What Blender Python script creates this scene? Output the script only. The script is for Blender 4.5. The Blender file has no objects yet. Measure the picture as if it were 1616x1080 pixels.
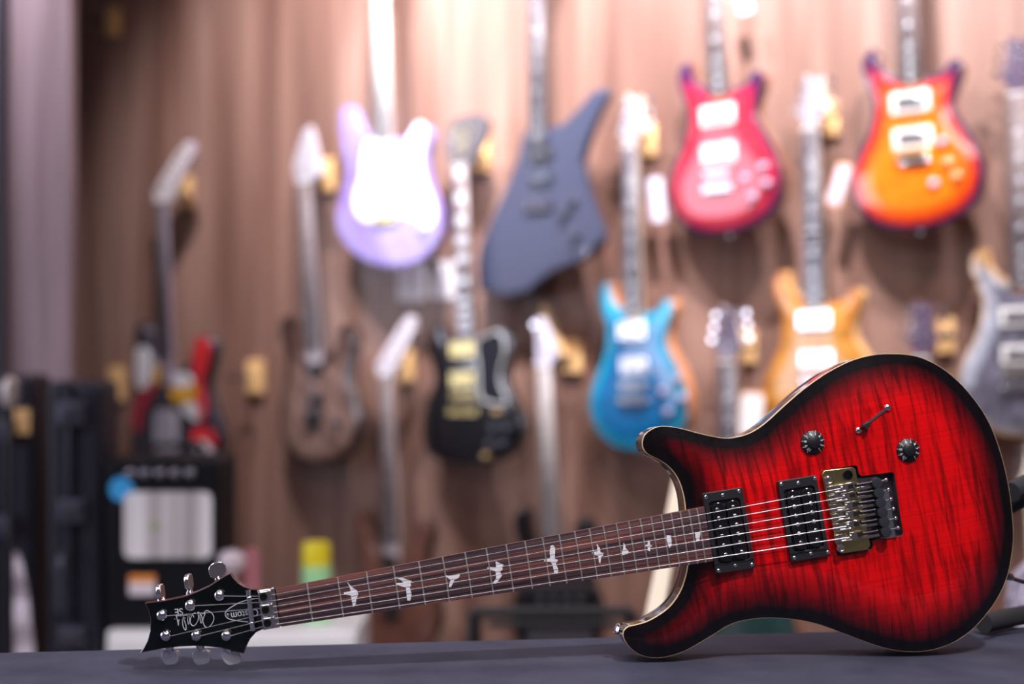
import bpy, bmesh, math, random
import numpy as np
from mathutils import Vector, Matrix
from mathutils.geometry import delaunay_2d_cdt
random.seed(7)
PI = math.pi
SC = bpy.context.scene
COL = SC.collection
R = math.radians

# ------------------------------------------------------------------ camera, world, lights
F = 2240.0                      # focal length in pixels of the 1616 px frame
CAMZ = 1.090
TABLE_Z = 0.75
CAM = Vector((0, 0, CAMZ))
cd = bpy.data.cameras.new('camera'); cam = bpy.data.objects.new('camera', cd); COL.objects.link(cam)
cam.location = CAM; cam.rotation_euler = (R(90), 0, 0)
cd.sensor_width = 36; cd.lens = F / 1616 * 36; cd.clip_start = .05
cd.dof.use_dof = True; cd.dof.focus_distance = 1.497; cd.dof.aperture_fstop = 1.9
SC.camera = cam
SC.view_settings.view_transform = 'Standard'; SC.view_settings.look = 'None'
SC.view_settings.exposure = 0.0; SC.view_settings.gamma = 1; SC.view_settings.use_curve_mapping = False

w = bpy.data.worlds.new('world'); SC.world = w; w.use_nodes = True
bg = w.node_tree.nodes['Background']; bg.inputs[0].default_value = (.72, .62, .74, 1); bg.inputs[1].default_value = .10

def spot(name, loc, target, power, angle=70, blend=.6, color=(1, .95, .93), radius=.04):
    l = bpy.data.lights.new(name, 'SPOT'); o = bpy.data.objects.new(name, l); COL.objects.link(o)
    l.energy = power; l.spot_size = R(angle); l.spot_blend = blend; l.color = color; l.shadow_soft_size = radius
    o.location = loc; o.rotation_euler = (Vector(target) - Vector(loc)).to_track_quat('-Z', 'Y').to_euler()
    return o
def area(name, loc, target, power, sx, sy, color=(1, .97, .98)):
    l = bpy.data.lights.new(name, 'AREA'); o = bpy.data.objects.new(name, l); COL.objects.link(o)
    l.energy = power; l.shape = 'RECTANGLE'; l.size = sx; l.size_y = sy; l.color = color
    o.location = loc; o.rotation_euler = (Vector(target) - Vector(loc)).to_track_quat('-Z', 'Y').to_euler()
    return o
# ceiling track spots washing the guitar wall
SPC = (.97, .95, 1.0)
spot('track_spot', (-1.7, 3.75, 2.95), (-1.15, 4.5, 1.5), 110, 80, .7, SPC)
spot('track_spot', (-0.75, 3.25, 2.95), (-0.50, 4.20, 1.8), 290, 66, .9, SPC)
spot('track_spot', (-0.15, 3.00, 2.95), (0.05, 3.95, 2.1), 470, 62, .95, SPC)
spot('track_spot', (0.40, 2.75, 2.95), (0.60, 3.70, 2.0), 420, 64, .95, SPC)
spot('track_spot', (1.00, 2.50, 2.95), (1.15, 3.50, 1.9), 270, 66, .95, SPC)
spot('track_spot', (1.7, 2.15, 2.95), (1.9, 3.2, 1.5), 150, 74, .8, SPC)
# lamps over the display table
spot('table_spot', (0.75, 0.40, 2.9), (0.35, 1.5, .9), 190, 60, .5, (1, .95, .96), .03)
area('ceiling_lamp', (0.2, 1.75, 2.9), (0.1, 1.6, 0), 20, 1.2, .25)
area('ceiling_lamp', (-0.9, 0.2, 2.9), (-.2, 1.5, .9), 16, 1.2, .25)
# added bluish fill light, unseen at far left, brightens pickup covers and necks
area('left_fill_light', (-3.4, 2.2, 1.55), (0, 2.6, 1.4), 52, 2.1, 1.5, (.82, .84, 1))
for lx in (-1.3, -.1, 1.1): area('ceiling_lamp', (lx, -.9, 2.92), (lx, -.7, 0), 9, .9, .10)
spot('track_spot', (-1.75, 2.9, 2.95), (-1.65, 3.8, 2.3), 170, 56, .9, (.95, .9, 1))

# ------------------------------------------------------------------ materials
MATS = {}
def nt_new(name):
    m = bpy.data.materials.new(name); m.use_nodes = True
    return m, m.node_tree, m.node_tree.nodes['Principled BSDF']
def P(name, col, rough=.5, metal=0, coat=0, var=.06, scale=60, bump=0, emit=None, spec=.5):
    """principled with a little procedural colour variation"""
    if name in MATS: return MATS[name]
    m, nt, b = nt_new(name)
    b.inputs['Roughness'].default_value = rough; b.inputs['Metallic'].default_value = metal
    b.inputs['Coat Weight'].default_value = coat; b.inputs['Coat Roughness'].default_value = .05
    b.inputs['Specular IOR Level'].default_value = spec
    tc = nt.nodes.new('ShaderNodeTexCoord'); n = nt.nodes.new('ShaderNodeTexNoise'); n.inputs['Scale'].default_value = scale
    nt.links.new(tc.outputs['Object'], n.inputs['Vector'])
    mx = nt.nodes.new('ShaderNodeMix'); mx.data_type = 'RGBA'
    c = Vector(col); mx.inputs[6].default_value = (*(c * (1 - var)), 1); mx.inputs[7].default_value = (*[min(1, x * (1 + var)) for x in c], 1)
    nt.links.new(n.outputs['Fac'], mx.inputs[0]); nt.links.new(mx.outputs[2], b.inputs['Base Color'])
    if bump:
        bp = nt.nodes.new('ShaderNodeBump'); bp.inputs['Strength'].default_value = bump; bp.inputs['Distance'].default_value = .001
        nt.links.new(n.outputs['Fac'], bp.inputs['Height']); nt.links.new(bp.outputs[0], b.inputs['Normal'])
    MATS[name] = m
    return m
def ramp(nt, stops, interp='LINEAR'):
    r = nt.nodes.new('ShaderNodeValToRGB'); cr = r.color_ramp; cr.interpolation = interp
    while len(cr.elements) < len(stops): cr.elements.new(.5)
    for e, (p, c) in zip(cr.elements, stops): e.position = p; e.color = (*c, 1)
    return r
def grain(name, stops, scale=(60, 60, 4), rough=.4, coat=0, rot=0, detail=6, distort=1.0, bump=0, coat2=None, fine=None):
    """wood: stretched noise through a ramp"""
    if name in MATS: return MATS[name]
    m, nt, b = nt_new(name)
    tc = nt.nodes.new('ShaderNodeTexCoord'); mp0 = nt.nodes.new('ShaderNodeMapping'); mp0.inputs['Rotation'].default_value = (0, 0, rot)
    mp = nt.nodes.new('ShaderNodeMapping'); mp.inputs['Scale'].default_value = scale
    n = nt.nodes.new('ShaderNodeTexNoise'); n.inputs['Scale'].default_value = 1; n.inputs['Detail'].default_value = detail; n.inputs['Distortion'].default_value = distort
    nt.links.new(tc.outputs['Object'], mp0.inputs['Vector']); nt.links.new(mp0.outputs[0], mp.inputs['Vector']); nt.links.new(mp.outputs[0], n.inputs['Vector'])
    r = ramp(nt, stops); nt.links.new(n.outputs['Fac'], r.inputs[0])
    out = r.outputs[0]
    if fine:
        mp2 = nt.nodes.new('ShaderNodeMapping'); mp2.inputs['Scale'].default_value = fine
        n2 = nt.nodes.new('ShaderNodeTexNoise'); n2.inputs['Scale'].default_value = 1; n2.inputs['Detail'].default_value = 3
        nt.links.new(mp0.outputs[0], mp2.inputs['Vector']); nt.links.new(mp2.outputs[0], n2.inputs['Vector'])
        r2 = ramp(nt, [(.3, (.74, .74, .74)), (.65, (1.0, 1.0, 1.0))]); nt.links.new(n2.outputs['Fac'], r2.inputs[0])
        mx = nt.nodes.new('ShaderNodeMix'); mx.data_type = 'RGBA'; mx.blend_type = 'MULTIPLY'; mx.inputs[0].default_value = 1
        nt.links.new(out, mx.inputs[6]); nt.links.new(r2.outputs[0], mx.inputs[7]); out = mx.outputs[2]
    nt.links.new(out, b.inputs['Base Color'])
    b.inputs['Roughness'].default_value = rough; b.inputs['Coat Weight'].default_value = coat; b.inputs['Coat Roughness'].default_value = .03
    MATS[name] = m
    return m
def burst(name, inner, mid, outer, stops=(.008, .018, .034), flame=None, rot=0, flame_scale=(105, 11, 11), rough=.3, coat=1, fl_lo=.25, axis=0):
    """lacquered figured top: colour bands follow the mesh attribute 'edge' (metres from the rim)"""
    if name in MATS: return MATS[name]
    m, nt, b = nt_new(name)
    at = nt.nodes.new('ShaderNodeAttribute'); at.attribute_name = 'edge'
    tc = nt.nodes.new('ShaderNodeTexCoord'); mp0 = nt.nodes.new('ShaderNodeMapping'); mp0.inputs['Rotation'].default_value = (0, 0, rot)
    nt.links.new(tc.outputs['Object'], mp0.inputs['Vector'])
    nz = nt.nodes.new('ShaderNodeTexNoise'); nz.inputs['Scale'].default_value = 25
    nt.links.new(tc.outputs['Object'], nz.inputs['Vector'])
    ma = nt.nodes.new('ShaderNodeMath'); ma.operation = 'MULTIPLY_ADD'; ma.inputs[1].default_value = .008
    nt.links.new(nz.outputs['Fac'], ma.inputs[0]); nt.links.new(at.outputs['Fac'], ma.inputs[2])
    sc = nt.nodes.new('ShaderNodeMath'); sc.operation = 'MULTIPLY'; sc.inputs[1].default_value = 10; nt.links.new(ma.outputs[0], sc.inputs[0])
    s = [x * 10 + .04 for x in stops]
    r = ramp(nt, [(s[0], outer), (s[1], mid), (s[2], inner)]); nt.links.new(sc.outputs[0], r.inputs[0])
    out = r.outputs[0]
    if flame:
        def layer(scl, dist, lo, hi, p0, p1, det=4):
            nonlocal out
            mp = nt.nodes.new('ShaderNodeMapping'); mp.inputs['Scale'].default_value = scl
            n = nt.nodes.new('ShaderNodeTexNoise'); n.inputs['Scale'].default_value = 1; n.inputs['Detail'].default_value = det; n.inputs['Distortion'].default_value = dist
            nt.links.new(mp0.outputs[0], mp.inputs['Vector']); nt.links.new(mp.outputs[0], n.inputs['Vector'])
            r2 = ramp(nt, [(p0, lo), (p1, hi)]); nt.links.new(n.outputs['Fac'], r2.inputs[0])
            mx = nt.nodes.new('ShaderNodeMix'); mx.data_type = 'RGBA'; mx.blend_type = 'MULTIPLY'; mx.inputs[0].default_value = 1
            nt.links.new(out, mx.inputs[6]); nt.links.new(r2.outputs[0], mx.inputs[7]); out = mx.outputs[2]
        layer(flame_scale, .7, (fl_lo,) * 3, (1.0, 1.0, 1.0), .36, .56)
        layer((flame_scale[1] * .7, flame_scale[0] * 2.2, 10) if axis == 0 else (flame_scale[1] * 2, flame_scale[0] * .4, 10), .3, (.82, .75, .75), (1.0, 1.0, 1.0), .35, .6, 2)
    nt.links.new(out, b.inputs['Base Color'])
    b.inputs['Roughness'].default_value = rough; b.inputs['Coat Weight'].default_value = coat; b.inputs['Coat Roughness'].default_value = .03
    MATS[name] = m
    return m

CHROME = P('chrome', (.82, .80, .83), .12, 1, var=.02)
CHROME_WARM = P('chrome_of_bridge', (.80, .74, .66), .16, 1, var=.05, scale=200)
STRM = P('string_steel', (.62, .58, .60), .35, 1)
FRETM = P('fret_wire', (.86, .80, .74), .42, 1)
SATIN = P('satin_chrome', (.74, .74, .82), .42, 1)
NICKEL = P('dull_nickel', (.75, .73, .76), .25, 1)
CHROME_REFL = P('chrome_plate_wood_reflection', (.62, .53, .25), .25, 1, var=.25, scale=90)  # chrome bridge plate, golden reflection of the wood put into its colour
GOLD = P('gold_plate', (.95, .78, .34), .2, 1)
BLACKP = P('black_plastic', (.012, .012, .014), .35)
BLACKM = P('matte_black', (.014, .014, .019), .45)
BLACKG = P('gloss_black', (.006, .006, .008), .12, coat=1)
WHITEP = P('white_plastic', (.85, .83, .84), .3)
LETTER = P('silver_lettering', (.72, .72, .78), .4)
PEARL = P('pearl_inlay', (.80, .80, .86), .22, var=.18, scale=180)
ROSE = grain('striped_rosewood', [(.3, (.026, .014, .018)), (.48, (.070, .038, .046)), (.62, (.20, .068, .052)), (.72, (.085, .048, .058))], (4, 190, 190), .40, rot=-R(9.9), distort=.4)
MAPLE = grain('pale_maple', [(.3, (.72, .60, .42)), (.7, (.84, .74, .58))], (60, 8, 60), .3)
MAPLE_W = grain('bleached_maple', [(.3, (.86, .80, .72)), (.7, (.93, .90, .85))], (60, 8, 60), .3)
MAHOG = grain('mahogany', [(.3, (.16, .05, .025)), (.7, (.30, .11, .05))], (90, 9, 90), .3, coat=.5)
DARKBOARD = grain('dark_fretboard', [(.3, (.05, .04, .05)), (.7, (.11, .09, .10))], (150, 8, 150), .45)
GREYBOARD = grain('brown_fretboard', [(.3, (.14, .10, .10)), (.7, (.26, .19, .18))], (150, 8, 150), .45)
TANW = grain('tan_wood_block', [(.3, (.62, .34, .13)), (.7, (.82, .52, .24))], (30, 30, 90), .45)
FOAM = P('black_foam', (.022, .021, .026), .85, bump=.3, scale=400)
CREAM = P('cream_binding', (.80, .58, .34), .35)

# ------------------------------------------------------------------ mesh helpers
class MB:
    def __init__(s): s.v = []; s.f = []; s.m = []; s.sm = []
    def add(s, vs, fs, mi=0, smooth=False, M=None):
        n = len(s.v)
        for p in vs:
            p = Vector(p); s.v.append(M @ p if M else p)
        for f in fs: s.f.append([i + n for i in f]); s.m.append(mi); s.sm.append(smooth)
        return s
    def box(s, c, d, mi=0, M=None):
        x, y, z = c; a, b, e = d[0] / 2, d[1] / 2, d[2] / 2
        vs = [(x + i * a, y + j * b, z + k * e) for i in (-1, 1) for j in (-1, 1) for k in (-1, 1)]
        fs = [(0, 1, 3, 2), (4, 6, 7, 5), (0, 4, 5, 1), (2, 3, 7, 6), (0, 2, 6, 4), (1, 5, 7, 3)]
        return s.add(vs, fs, mi, False, M)
    def prism(s, poly, z0, z1, mi=0, M=None, ch=0):
        """poly: 2D ccw or cw; z0 back, z1 front; ch = front chamfer"""
        A = sum(poly[i][0] * poly[(i + 1) % len(poly)][1] - poly[(i + 1) % len(poly)][0] * poly[i][1] for i in range(len(poly)))
        if A < 0: poly = poly[::-1]
        if z0 > z1: z0, z1 = z1, z0
        n = len(poly); g = (lambda q: z0(q)) if callable(z0) else None
        rings = [[(p[0], p[1], z0) for p in poly]]
        if ch:
            rings.append([(p[0], p[1], z1 - ch) for p in poly]); ins = offset(poly, -ch); rings.append([(p[0], p[1], z1) for p in ins])
        else: rings.append([(p[0], p[1], z1) for p in poly])
        vs = [p for r_ in rings for p in r_]; fs = []
        for k in range(len(rings) - 1):
            for i in range(n):
                j = (i + 1) % n; fs.append((k * n + i, k * n + j, (k + 1) * n + j, (k + 1) * n + i))
        fs.append(tuple(range(n))[::-1]); fs.append(tuple(range((len(rings) - 1) * n, len(rings) * n)))
        return s.add(vs, fs, mi, True, M)
    def tube(s, pts, r, mi=0, seg=10, M=None, cap=True):
        pts = [Vector(p) for p in pts]; n = len(pts)
        rs = r if isinstance(r, (list, tuple)) else [r] * n
        vs = []; fs = []; up = None
        for i, p in enumerate(pts):
            t = (pts[min(i + 1, n - 1)] - pts[max(i - 1, 0)]).normalized()
            if up is None: up = t.orthogonal().normalized()
            up = (up - t * up.dot(t)).normalized(); s2 = t.cross(up)
            for k in range(seg):
                a = 2 * PI * k / seg; vs.append(p + (up * math.cos(a) + s2 * math.sin(a)) * rs[i])
        for i in range(n - 1):
            for k in range(seg):
                j = (k + 1) % seg; fs.append((i * seg + k, i * seg + j, (i + 1) * seg + j, (i + 1) * seg + k))
        if cap: fs.append(tuple(range(seg))[::-1]); fs.append(tuple(range((n - 1) * seg, n * seg)))
        return s.add(vs, fs, mi, True, M)
    def lathe(s, c, axis, prof, mi=0, seg=20, M=None):
        """prof: (distance along axis, radius)"""
        c = Vector(c); ax = Vector(axis).normalized()
        return s._l(c, ax, prof, mi, seg, M)
    def _l(s, c, ax, prof, mi, seg, M):
        u = ax.orthogonal().normalized(); v = ax.cross(u); vs = []; fs = []
        for (h, r) in prof:
            for k in range(seg):
                a = 2 * PI * k / seg; vs.append(c + ax * h + (u * math.cos(a) + v * math.sin(a)) * max(r, 1e-5))
        for i in range(len(prof) - 1):
            for k in range(seg):
                j = (k + 1) % seg; fs.append((i * seg + k, i * seg + j, (i + 1) * seg + j, (i + 1) * seg + k))
        fs.append(tuple(range(seg))[::-1]); fs.append(tuple(range((len(prof) - 1) * seg, len(prof) * seg)))
        return s.add(vs, fs, mi, True, M)
    def ball(s, c, r, mi=0, seg=14, M=None, squash=1):
        prof = [(-r * math.cos(PI * i / 8) * squash, r * math.sin(PI * i / 8)) for i in range(9)]
        return s._l(Vector(c), Vector((0, 0, 1)), prof, mi, seg, M)
    def build(s, name, mats, parent=None, bevel=0, seg=2, sharp=35, sub=0, loc=None):
        if not isinstance(mats, (list, tuple)): mats = [mats]
        me = bpy.data.meshes.new(name); me.from_pydata([tuple(p) for p in s.v], [], s.f)
        for m in mats: me.materials.append(m)
        me.polygons.foreach_set('material_index', s.m); me.polygons.foreach_set('use_smooth', s.sm)
        bm = bmesh.new(); bm.from_mesh(me); bmesh.ops.recalc_face_normals(bm, faces=bm.faces)
        for e in bm.edges:
            if len(e.link_faces) == 2 and e.calc_face_angle(0) > R(sharp): e.smooth = False
        bm.to_mesh(me); bm.free(); me.update()
        o = bpy.data.objects.new(name, me); COL.objects.link(o)
        if parent: o.parent = parent
        if loc: o.location = loc
        if bevel:
            b = o.modifiers.new('bevel', 'BEVEL'); b.width = bevel; b.segments = seg; b.limit_method = 'ANGLE'; b.angle_limit = R(40)
        return o
def tag(o, label=None, cat=None, group=None, kind=None):
    if label: o['label'] = label
    if cat: o['category'] = cat
    if group: o['group'] = group
    if kind: o['kind'] = kind
    return o
def empty(name, M, label, cat, group=None):
    o = bpy.data.objects.new(name, None); COL.objects.link(o); o.matrix_world = M; o.empty_display_size = .05
    return tag(o, label, cat, group)
def cr(pts, n=6, closed=True):
    """Catmull-Rom through 2D/3D points"""
    pts = [np.array(p, float) for p in pts]; N = len(pts); out = []
    rng = range(N) if closed else range(N - 1)
    for i in rng:
        if closed: p0, p1, p2, p3 = pts[i - 1], pts[i], pts[(i + 1) % N], pts[(i + 2) % N]
        else: p0, p1, p2, p3 = pts[max(i - 1, 0)], pts[i], pts[i + 1], pts[min(i + 2, N - 1)]
        for k in range(n):
            t = k / n
            out.append(tuple(.5 * ((2 * p1) + (-p0 + p2) * t + (2 * p0 - 5 * p1 + 4 * p2 - p3) * t * t + (-p0 + 3 * p1 - 3 * p2 + p3) * t ** 3)))
    if not closed: out.append(tuple(pts[-1]))
    return out
def resample(poly, step):
    P_ = np.array(poly + [poly[0]]); d = np.r_[0, np.cumsum(np.linalg.norm(np.diff(P_, axis=0), axis=1))]
    n = max(8, int(d[-1] / step)); t = np.linspace(0, d[-1], n, endpoint=False)
    return [(float(np.interp(x, d, P_[:, 0])), float(np.interp(x, d, P_[:, 1]))) for x in t]
def area2(p): return sum(p[i][0] * p[(i + 1) % len(p)][1] - p[(i + 1) % len(p)][0] * p[i][1] for i in range(len(p)))
def offset(poly, d):
    """d>0 grows a ccw polygon"""
    n = len(poly); out = []
    for i in range(n):
        a = Vector(poly[i - 1]); b = Vector(poly[i]); c = Vector(poly[(i + 1) % n])
        e1 = (b - a); e2 = (c - b)
        if e1.length < 1e-9 or e2.length < 1e-9: out.append(tuple(b)); continue
        e1.normalize(); e2.normalize()
        n1 = Vector((e1.y, -e1.x)); n2 = Vector((e2.y, -e2.x)); m = (n1 + n2)
        m = m / max(m.length_squared / 2, .35)
        out.append((b.x + m.x * d, b.y + m.y * d))
    return out
def inpoly(P_, poly):
    P_ = np.asarray(P_); x, y = P_[:, 0], P_[:, 1]; ins = np.zeros(len(P_), bool); n = len(poly)
    for i in range(n):
        x1, y1 = poly[i]; x2, y2 = poly[(i + 1) % n]
        if y1 == y2: continue
        c = ((y1 > y) != (y2 > y)) & (x < (x2 - x1) * (y - y1) / (y2 - y1) + x1); ins ^= c
    return ins
def distpoly(P_, poly):
    P_ = np.asarray(P_); best = np.full(len(P_), 1e9)
    for i in range(len(poly)):
        a = np.array(poly[i]); b = np.array(poly[(i + 1) % len(poly)]); ab = b - a; L2 = ab @ ab
        if L2 < 1e-14: continue
        t = np.clip(((P_ - a) @ ab) / L2, 0, 1); q = a + t[:, None] * ab
        best = np.minimum(best, np.hypot(*(P_ - q).T))
    return best
def slab(name, outline, thick, hmax, hw, mats, parent, grid=.006, round_f=.0, round_b=.005, hole=None, smooth=6, roll=0):
    """guitar body: carved front (z=0 at rim, rising to hmax), sides, back. writes attribute 'edge'."""
    if area2(outline) < 0: outline = outline[::-1]
    nO = len(outline); V = list(outline); E = [(i, (i + 1) % nO) for i in range(nO)]
    if hole:
        k = len(V); V += hole; E += [(k + i, k + (i + 1) % len(hole)) for i in range(len(hole))]
    xs = [p[0] for p in outline]; ys = [p[1] for p in outline]
    gx = np.arange(min(xs), max(xs), grid); gy = np.arange(min(ys), max(ys), grid * .866); G = []
    for j, yy in enumerate(gy): G += [(x + (grid / 2 if j % 2 else 0), yy) for x in gx]
    G = np.array(G); G = G[inpoly(G, outline)]; D = distpoly(G, outline); G = G[D > grid * .6]
    if hole:
        G = G[~inpoly(G, hole)]; G = G[distpoly(G, hole) > grid * .5]
    V += [tuple(p) for p in G]
    r_ = delaunay_2d_cdt([Vector(p) for p in V], E, [], 0, 1e-7)
    vo = np.array([(p.x, p.y) for p in r_[0]]); fo = [f for f in r_[2]]
    ce = np.array([vo[list(f)].mean(axis=0) for f in fo]); ok = inpoly(ce, outline)
    if hole: ok &= ~inpoly(ce, hole)
    fo = [f for f, k in zip(fo, ok) if k]
    d = distpoly(vo, outline); d[d < 1e-6] = 0
    t = np.clip(d / hw, 0, 1); h = hmax * t * t * (3 - 2 * t) + roll * (1 - np.exp(-d / .007))
    nb = [set() for _ in vo]
    for f in fo:
        for i in range(len(f)): nb[f[i]].add(f[(i + 1) % len(f)]); nb[f[(i + 1) % len(f)]].add(f[i])
    nbl = [list(s_) for s_ in nb]
    de = d.copy()
    for _ in range(smooth):
        h2 = h.copy(); d2 = de.copy()
        for i, l in enumerate(nbl):
            if l and d[i] > 1e-5: h2[i] = .4 * h[i] + .6 * h[l].mean(); d2[i] = .4 * de[i] + .6 * de[l].mean()
        h, de = h2, d2
    if round_f:
        h = h - round_f * np.clip(1 - d / (round_f * 1.6), 0, 1) ** 2
    verts = [(x, y, z) for (x, y), z in zip(vo, h)]; faces = [tuple(f) for f in fo]; mi = [0] * len(faces); edge = list(de)
    # ring order: find output index of outline verts
    key = {(round(p[0], 6), round(p[1], 6)): i for i, p in enumerate(vo)}
    r0 = [key.get((round(p[0], 6), round(p[1], 6))) for p in outline]; ring = [i for i in r0 if i is not None]
    pl = [tuple(vo[i]) for i in ring]; n = len(ring); prev = ring
    rf = round_f
    for (ins, z) in [(0, -thick * .5), (0, -thick + round_b), (-round_b * .3, -thick + round_b * .3), (-round_b, -thick)]:
        base = len(verts); pp = offset(pl, ins) if ins else pl
        verts += [(p[0], p[1], z) for p in pp]; edge += [0] * n; cur = list(range(base, base + n))
        for i in range(n):
            j = (i + 1) % n; faces.append((prev[j], prev[i], cur[i], cur[j])); mi.append(1)
        prev = cur
    faces.append(tuple(prev)); mi.append(1)
    me = bpy.data.meshes.new(name); me.from_pydata(verts, [], faces)
    for m in mats: me.materials.append(m)
    me.polygons.foreach_set('material_index', mi); me.polygons.foreach_set('use_smooth', [True] * (len(faces) - 1) + [False])
    a = me.attributes.new('edge', 'FLOAT', 'POINT'); a.data.foreach_set('value', np.array(edge, 'f'))
    bm = bmesh.new(); bm.from_mesh(me); bmesh.ops.recalc_face_normals(bm, faces=bm.faces)
    for e in bm.edges:
        if len(e.link_faces) == 2 and e.calc_face_angle(0) > R(50): e.smooth = False
    bm.to_mesh(me); bm.free()
    o = bpy.data.objects.new(name, me); COL.objects.link(o); o.parent = parent
    return o, pl
def text(name, s, size, M, mat, parent, extrude=.0001, align='CENTER', shear=0, xs=1):
    c = bpy.data.curves.new('t', 'FONT'); c.body = s; c.size = size; c.extrude = extrude; c.align_x = align; c.align_y = 'CENTER'; c.shear = shear
    o = bpy.data.objects.new('t', c); COL.objects.link(o)
    dg = bpy.context.evaluated_depsgraph_get(); me = bpy.data.meshes.new_from_object(o.evaluated_get(dg)); bpy.data.objects.remove(o)
    me.transform(M @ Matrix.Diagonal((xs, 1, 1, 1))); me.name = name; me.materials.clear(); me.materials.append(mat)
    ob = bpy.data.objects.new(name, me); COL.objects.link(ob); ob.parent = parent
    return ob
def ray(px, py): return Vector(((px - 808) / F, 1, -(py - 540) / F))
def at(px, py, Y): return CAM + ray(px, py) * Y

# ------------------------------------------------------------------ room
WA, WB_ = 4.06, .413            # guitar wall plane: Y = WA - WB_*X
WANG = math.atan(WB_)
wn = Vector((-math.sin(WANG), -math.cos(WANG), 0)); wx = Vector((math.cos(WANG), -math.sin(WANG), 0))
def on_wall(px, py, off=0):
    r = (px - 808) / F; A = WA - off / math.cos(WANG)
    return at(px, py, A / (1 + WB_ * r))
WALLWOOD = grain('wall_wood_laminate', [(.28, (.105, .048, .036)), (.45, (.20, .103, .078)), (.6, (.30, .172, .136)), (.78, (.15, .074, .057))], (6.5, 6.5, .4), .36, detail=4, distort=.5, fine=(30, 30, 1.2))
def quadbox(name, p0, p1, z0, z1, th, mat, nrm, bevel=0):
    p0 = Vector(p0); p1 = Vector(p1); d = Vector(nrm) * th
    m = MB(); a, b, c, e = p0, p1, p1 - d, p0 - d
    vs = [(q.x, q.y, z) for z in (z0, z1) for q in (a, b, c, e)]
    m.add(vs, [(0, 1, 2, 3), (4, 5, 6, 7), (0, 1, 5, 4), (1, 2, 6, 5), (2, 3, 7, 6), (3, 0, 4, 7)])
    return m.build(name, mat, bevel=bevel)
x0, x1 = -2.6, 3.6
tag(quadbox('wall_back', (x0, WA - WB_ * x0, 0), (x1, WA - WB_ * x1, 0), 0, 3.0, .1, WALLWOOD, wn), kind='structure')
fl = MB(); fl.box((.5, 2.0, -.05), (7.2, 7.2, .1)); tag(fl.build('floor', grain('floor_boards', [(.3, (.12, .09, .08)), (.7, (.2, .15, .13))], (4, 40, 4), .4)), kind='structure')
ce_ = MB(); ce_.box((.5, 2.0, 3.05), (7.2, 7.2, .1)); tag(ce_.build('ceiling', P('ceiling_paint', (.60, .54, .58), .8)), kind='structure')
PANEL = grain('partition_laminate', [(.3, (.22, .14, .15)), (.6, (.38, .27, .30)), (.8, (.29, .19, .22))], (10, 10, .6), .45, detail=4, fine=(50, 50, 2))
YP = 3.80; xp = (110 - 808) / F * YP
pm = MB(); pm.box(((xp - 2.7) / 2, YP + .03, 1.5), (xp + 2.7, .06, 3.0))
tag(pm.build('wall_left', PANEL), kind='structure')
tr = MB(); tr.box(((3 - 808) / F * YP, YP - .012, 1.5), (.024, .024, 3.0)); tag(tr.build('trim_1', P('dark_trim', (.02, .015, .03), .5)), kind='structure')

# ------------------------------------------------------------------ display table with cloth
TDIR = Vector((1, .121, 0)).normalized(); TN = Vector((-TDIR.y, TDIR.x, 0))
tb0 = Vector((-.562, 1.558, 0)); TL = tb0 - TDIR * .45; LEN = 2.15; DEP = .78
TM = Matrix.Translation(TL) @ Matrix(((TDIR.x, -TN.x, 0, 0), (TDIR.y, -TN.y, 0, 0), (0, 0, 1, 0), (0, 0, 0, 1)))   # x along back edge, y toward camera
def cloth_mat():
    m, nt, b = nt_new('dark_navy_cloth')
    tc = nt.nodes.new('ShaderNodeTexCoord')
    n = nt.nodes.new('ShaderNodeTexNoise'); n.inputs['Scale'].default_value = 14; n.inputs['Detail'].default_value = 8; nt.links.new(tc.outputs['Object'], n.inputs[0])
    r_ = ramp(nt, [(.35, (.033, .034, .058)), (.65, (.050, .052, .084))]); nt.links.new(n.outputs['Fac'], r_.inputs[0]); nt.links.new(r_.outputs[0], b.inputs['Base Color'])
    n2 = nt.nodes.new('ShaderNodeTexNoise'); n2.inputs['Scale'].default_value = 700; nt.links.new(tc.outputs['Object'], n2.inputs[0])
    bp = nt.nodes.new('ShaderNodeBump'); bp.inputs['Strength'].default_value = .5; bp.inputs['Distance'].default_value = .0006
    nt.links.new(n2.outputs['Fac'], bp.inputs['Height']); nt.links.new(bp.outputs[0], b.inputs['Normal'])
    b.inputs['Roughness'].default_value = .8; b.inputs['Specular IOR Level'].default_value = .25
    return m
CLOTH = cloth_mat()
tm = MB(); tm.box((LEN / 2, DEP / 2, TABLE_Z - .022), (LEN, DEP, .03))
tt = empty('display_table', TM, 'long display table hidden under the dark cloth', 'table')
tm.build('tabletop', P('table_board', (.3, .27, .25), .6), tt)
for (x, y) in ((.06, .06), (LEN - .06, .06), (.06, DEP - .06), (LEN - .06, DEP - .06)):
    lg = MB(); lg.tube([(x, y, TABLE_Z - .037), (x, y, .0)], .018); lg.build('leg', BLACKM, tt)
cm = MB(); nx, ny = 180, 60; drop = .55
def cloth_pt(u, v):
    """u,v in cloth coordinates, may exceed the top -> hangs"""
    ex = 0; x = u; y = v; z = TABLE_Z - .0015
    dy = max(-v, v - DEP, 0); dx = max(-u, u - LEN, 0); dd = max(dx, dy)
    x = min(max(u, -.004), LEN + .004); y = min(max(v, -.004), DEP + .004)
    if dd > 0:
        z -= max(0, dd - .004)
        wv = math.sin((u + v) * 21) * .014 * min(1, dd / .15)
        if dy >= dx: y += (wv + .012) * (1 if v > 0 else -1)
        else: x += (wv + .012) * (1 if u > 0 else -1)
    else:
        # shallow creases in front of the guitar, flat where the guitar rests
        g = min(1, max(0, (v - .26) / .06))
        z += g * .0035 * (math.sin(v * 46 + 1.1 * math.sin(u * 4)) * .5 + .5) * (.6 + .4 * math.sin(u * 3.1 + 1))
    return (x, y, z)
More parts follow.
